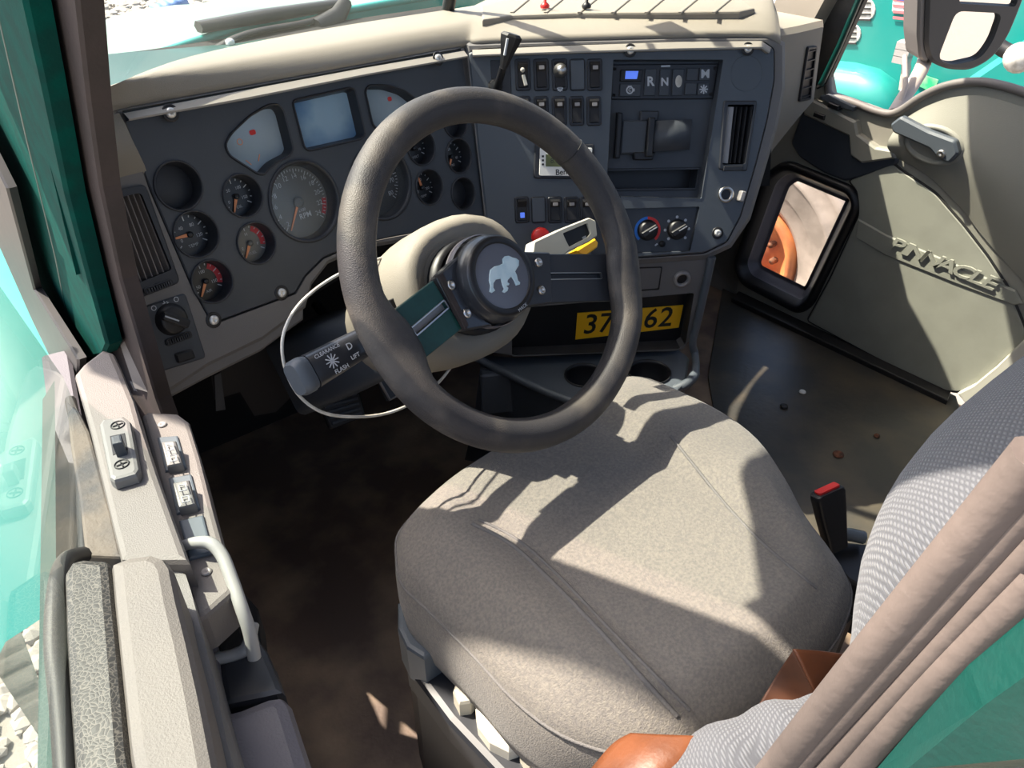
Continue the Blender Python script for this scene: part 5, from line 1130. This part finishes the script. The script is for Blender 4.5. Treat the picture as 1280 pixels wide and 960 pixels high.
# glass
g0 = HZ(84, 470, .76); g1 = HZ(72, 985, .80); dd = (g1-g0); dd.z = 0; dd.normalize()
GP = Frame(g0+V((-.004, 0, 0)), dd, (0, 0, 1)); 
mb = MB(); L = (g1-g0).length+.45
mb.add([(x, y, 0) for x, y in [(-.01, -.14), (L, -.14), (L, .62), (.40, .62), (.0, .0)]], [(0, 1, 2, 3, 4)]); o = mb.build('window_glass', 'door_glass', d1); o.matrix_world = GP.M
mb = MB(); ca_ = V((math.sin(math.radians(190)), math.cos(math.radians(190)), 0)); p0 = V((-.965, .50, 0)); R = Matrix.Rotation(math.atan2(ca_.y, ca_.x), 4, 'Z')
box(mb, p0+ca_*.60+V((-.01, 0, .26)), (1.30, .04, .64), R, .005); dpart(mb, 'door_core', 'mauve_grey')
for q in ([(24, 80), (32, 77), (35, 90), (30, 103), (22, 92)],):
    dstrip(q, -.9245, .001, 'rust_paint', 'paint_chip', 0)
for q in ([(20, 150), (23, 153), (31, 178), (29, 180)], [(84, 364), (91, 362), (92, 368), (86, 370)], [(100, 420), (114, 416), (114, 425), (104, 427)]):
    dstrip(q, -.9245, .001, 'chip_pale', 'paint_chip', 0)
# outer belt seal under the glass
mb = MB(); tube(mb, bez([HZ(88, 500, .71), HZ(100, 560, .71), HZ(104, 640, .71), HZ(107, 692, .715)], 6), .006, 8); dpart(mb, 'inner_belt_seal', 'rubber')
mb = MB(); tube(mb, bez([HZ(104, 694, .735), HZ(82, 702, .755), HZ(72, 735, .765), HZ(68, 800, .765), HZ(76, 880, .765), HZ(84, 985, .765)], 6), .0075, 10); dpart(mb, 'channel_seal', 'rubber')
mb = MB(); a = [g0+dd*t+V((-.03, .006, -.06)) for t in (-.1, 0, .25, .5, .8, 1.0)]; loft(mb, [a, [p+V((-.02, 0, -.02)) for p in a], [p+V((-.03, 0, -.5)) for p in a]], closed=False, smooth=False); dpart(mb, 'outer_skin', 'teal')
# ------------------------------------------------------------------ passenger door
XD = .90
d2 = thing('door_2', None, None, (XD, .1, 0)); d2['kind'] = 'structure'
def DM(x): return Matrix(((0, 0, -1, x), (-1, 0, 0, 0), (0, 1, 0, 0), (0, 0, 0, 1)))   # u = -Y, v = Z, w = -X
def dpl(px, x=XD): return [(-HX(a, b, x).y, HX(a, b, x).z) for a, b in px]
def d2p(name, m, px, x=XD, w1=0, w0=-.03, bev=.004, holes=(), r=0, par=d2, label=None):
    P_ = dpl(px, x); P_ = rpoly(P_, r) if r else P_
    mb = MB(); plate(mb, P_, list(holes), w1, w0, bev, True); o = mb.build(name, m, par, label); o.matrix_world = DM(x); return o
belt = [(1012, 96), (1034, 95), (1038, 118), (1062, 126), (1100, 140), (1122, 140), (1150, 122), (1180, 108), (1215, 102), (1250, 106), (1300, 122), (1400, 160)]
bottom = [(1400, 640), (1300, 545), (1250, 505), (1215, 495), (1190, 492), (1150, 480), (1000, 408), (915, 366), (890, 330), (905, 270), (930, 225), (955, 170), (985, 130)]
peep = [(924, 330), (962, 222), (984, 207), (1064, 240), (1070, 256), (1012, 376), (1000, 385), (932, 350)]
pho = rpoly(dpl(peep), .028, 5)
d2p('door_panel', 'door_upper', belt+bottom, XD, 0, -.03, .006, [pho])
# padded lower panel with a curved upper edge
low = [(1117, 203), (1128, 212), (1170, 240), (1205, 280), (1236, 320), (1262, 360), (1283, 410), (1283, 425), (1250, 455), (1228, 480), (1205, 489), (1185, 488), (1100, 448), (1010, 400), (1040, 345), (1075, 268), (1073, 238), (1062, 225)]
ph2 = [dpl([q])[0] for q in low]
d2p('lower_pad', 'door_lower', low, XD, .008, -.002, .004, r=.012)
mb = MB(); P_ = bez([V((*q, .003)) for q in rpoly(dpl(low), .012)], 1, True); tube(mb, P_, .0035, 6, closed=True); o = mb.build('pad_seam', 'rubber', d2); o.matrix_world = DM(XD)
# embossed band and lettering
d2p('emboss_band', 'door_lower', [(1075, 272), (1110, 292), (1200, 330), (1272, 362), (1280, 378), (1270, 380), (1195, 352), (1110, 318), (1072, 296)], XD, .012, .006, .003)
E_ = Frame(V((XD-.012, 0, 0)), (0, -1, 0), (0, 0, 1)); n_ = E_.n
a, b = V(dpl([(1118, 302)])[0]), V(dpl([(1250, 355)])[0]); ang = math.atan2(b.y-a.y, b.x-a.x); mb = MB()
Lw = (b-a).length; word = 'PINNACLE'; wid = [.8, .45, .95, .95, 1.0, .95, .75, .8]; tot = sum(wid); acc = 0
hgt = (V(dpl([(1190, 322)])[0])-V(dpl([(1185, 342)])[0])).length
for ch, wd_ in zip(word, wid):
    t = (acc+wd_/2)/tot; acc += wd_; c = a.lerp(b, t); text(mb, ch, c, hgt*1.1, .0175, ang, sx=1.5, shear=.25, bold=.02, depth=.006)
o = mb.build('raised_lettering', 'door_lower', d2); o.matrix_world = DM(XD)
# upper scoop pocket in front (dark) and its rim
d2p('front_pocket', 'panel_dark', [(1008, 130), (1072, 160), (1068, 195), (1110, 188), (1124, 192), (1124, 205), (1080, 220), (1058, 226), (1030, 215), (1000, 195), (990, 178)], XD, .010, 0, .006, r=.012)
d2p('pocket_ledge', 'door_upper', [(1010, 128), (1020, 122), (1075, 150), (1078, 166), (1100, 182), (1124, 186), (1124, 196), (1082, 202), (1068, 192), (1066, 168), (1010, 142)], XD, .022, 0, .005)
for px in ((1030, 140), (1048, 128)):
    q = [(px[0]-5, px[1]-3), (px[0]+8, px[1]+2), (px[0]+7, px[1]+8), (px[0]-7, px[1]+3)]; o = d2p('small_switch', 'black', q, XD, .028, .0, .002)
d2p('switch_plate', 'panel_mid', [(1030, 118), (1040, 116), (1074, 132), (1070, 138), (1050, 132), (1028, 122)], XD, .018, 0, .003)
mb = MB(); tube(mb, bez([V((*dpl([q])[0], .002)) for q in belt], 5), .010, 8); o = mb.build('belt_seal', 'trim_grey', d2); o.matrix_world = DM(XD)
# sloping shoulder of the door above the pad
sh = [[(1128, 150), (1160, 132), (1200, 120), (1250, 124), (1400, 175)], [(1118, 176), (1165, 172), (1210, 190), (1260, 225), (1400, 330)], [(1120, 196), (1160, 218), (1205, 262), (1245, 312), (1400, 480)]]
mb = MB(); R = []
for row, w_ in zip(sh, (.004, .034, .006)): R.append(bez([V((*dpl([q])[0], w_)) for q in row], 5))
cols = [bez([r[k_] for r in R], 5) for k_ in range(len(R[0]))]
loft(mb, cols, closed=False); o = mb.build('door_shoulder', 'door_upper', d2); o.matrix_world = DM(XD)
# inner door handle
c = dpl([(1175, 178)])[0]; mb = MB(); lathe(mb, c, [(.075, .020), (.072, .034), (.060, .036), (.05, .02), (0, .018)], 28, sy=.62, sx=1.0); hb_ = mb.build('handle_cup', 'door_upper', d2); hb_.matrix_world = DM(XD)
mb = MB(); q = [(1127, 150), (1140, 140), (1175, 158), (1208, 170), (1212, 186), (1200, 198), (1186, 192), (1176, 180), (1130, 160)]
prism(mb, rpoly(dpl(q), .006), .036, .055, .005); o = mb.build('door_handle', 'panel_mid', d2); o.matrix_world = DM(XD)
mb = MB(); c = dpl([(1191, 186)])[0]; lathe(mb, c, [(.010, .055), (.009, .059), (.004, .059), (0, .056)], 16); o2 = mb.build('handle_bolt', 'steel', o); o2.matrix_world = DM(XD)
# peep window
pw = bpy.data.objects.new('peep_window', None); COL.objects.link(pw); pw.parent = d2; pw.matrix_world = DM(XD)
ring_o = inset(pho, -.018); rings = []
for d_, w_ in ((-.018, .0), (-.016, .012), (-.010, .018), (.0, .018), (.008, .008), (.018, -.012)): rings.append([(x, y, w_) for x, y in inset(pho, d_)])
mb = MB(); loft(mb, rings, cap0=False, cap1=False); mb.build('rubber_surround', 'black', pw)
rings = [[(x, y, w_) for x, y in inset(pho, d_)] for d_, w_ in ((.018, -.012), (.022, -.02), (.036, -.035), (.038, -.040), (.048, -.040))]
mb = MB(); loft(mb, rings, cap0=False, cap1=False); mb.build('inner_frame', 'mauve_grey', pw)
mb = MB(); q = inset(pho, .040); mb.add([(x, y, -.042) for x, y in q], [tuple(range(len(q)))]); mb.build('pane', 'clear_glass', pw)
# jamb behind the door
mb = MB(); q = [(1196, 492), (1216, 482), (1245, 458), (1300, 405), (1400, 420), (1400, 640), (1250, 560)]; prism(mb, dpl(q, .87), -.03, 0, .004); o = mb.build('wall_7', 'door_jamb', None, kind='structure'); o.matrix_world = DM(.87)
# passenger window: frame and lowered glass line
mb = MB(); PA = [(1020, 112), (1032, 105), (1098, -40), (1050, -40), (1010, 60)]
o = strip(PA, PX(.885), .02, 'rubber', 'trim_11', bev=.003); o['kind'] = 'structure'
mb = MB(); tube(mb, [HX(1026, 106, .882), HX(1050, 56, .882), HX(1086, -30, .882)], .008, 8); o = mb.build('trim_12', 'teal_dark', kind='structure')
# wheel and ground stuff seen through the peep window
wt0 = thing('parked_vehicle', 'dusty wheel with orange rim seen through the low door window', 'vehicle', HX(955, 318, 2.0)); wt = wt0
WTM = Matrix(((0, 0, -1, 2.0), (-1, 0, 0, wt.location.y), (0, 1, 0, wt.location.z), (0, 0, 0, 1))); wt.matrix_world = WTM
c = HX(930, 318, 2.0)-wt.location; cu, cv = -c.y, c.z
mb = MB(); lathe(mb, (cu, cv), [(.56, -.25), (.56, -.05), (.53, -.02), (.52, -.03), (.47, .0), (.46, .012), (.45, .0), (.38, .012), (.37, .0), (.31, .0), (.28, -.02), (.265, -.05)], 48); mb.build('tyre', 'tire', wt); mb = MB(); box(mb, (cu+.2, cv-.0, -.42), (1.4, .22, .3), None, .03); mb.build('vehicle_frame', 'rust', wt)
mb = MB(); lathe(mb, (cu, cv), [(.27, -.05), (.27, .01), (.245, .02), (.225, -.02), (.165, -.08), (.10, -.06), (.09, .0), (.04, .01), (0, .01)], 40); rm = mb.build('wheel_rim', 'orange', wt)
for k_ in range(10):
    a = 2*math.pi*k_/10; mb = MB(); lathe(mb, (cu+.13*math.cos(a), cv+.13*math.sin(a)), [(.016, -.08), (.016, -.04), (0, -.035)], 8); mb.build('wheel_nut', 'rust', rm)
# stickers above the view, placed so their shadows land on the dash pad
pn = (PADB[7]-PADB[5]).cross(top[5]-PADB[5]).normalized()
def sticker(px, py, shape, m, lab):
    p = HZ(px, py, .945); d = SUNV; q = p+d*((PADB[5]-p).dot(pn)/d.dot(pn)); u = (PADB[7]-PADB[5]).normalized(); f = Frame(q, u, top[5]-PADB[5])
    mb = MB(); sg = 1
    for poly_ in shape: prism(mb, poly_, -.005, -.004)
    o = mb.build('windshield_sticker', m); o.matrix_world = f.M; tag(o, lab, 'sticker', 'stickers high on the windshield')
sticker(893, 36, [rect((0, 0), .028, .028, 0, .7)], 'offwhite', 'small square sticker at the top right of the windshield')
sticker(836, 34, [[(-.02, -.03), (.035, -.02), (.02, .03), (.0, .035), (-.03, .01)]], 'offwhite', 'torn irregular sticker at the top of the windshield')
sticker(806, 42, [rect((0, 0), .05, .012, 0, 2.4), rect((.02, .03), .014, .010)], 'offwhite', 'narrow slanted sticker remnant at the top of the windshield')
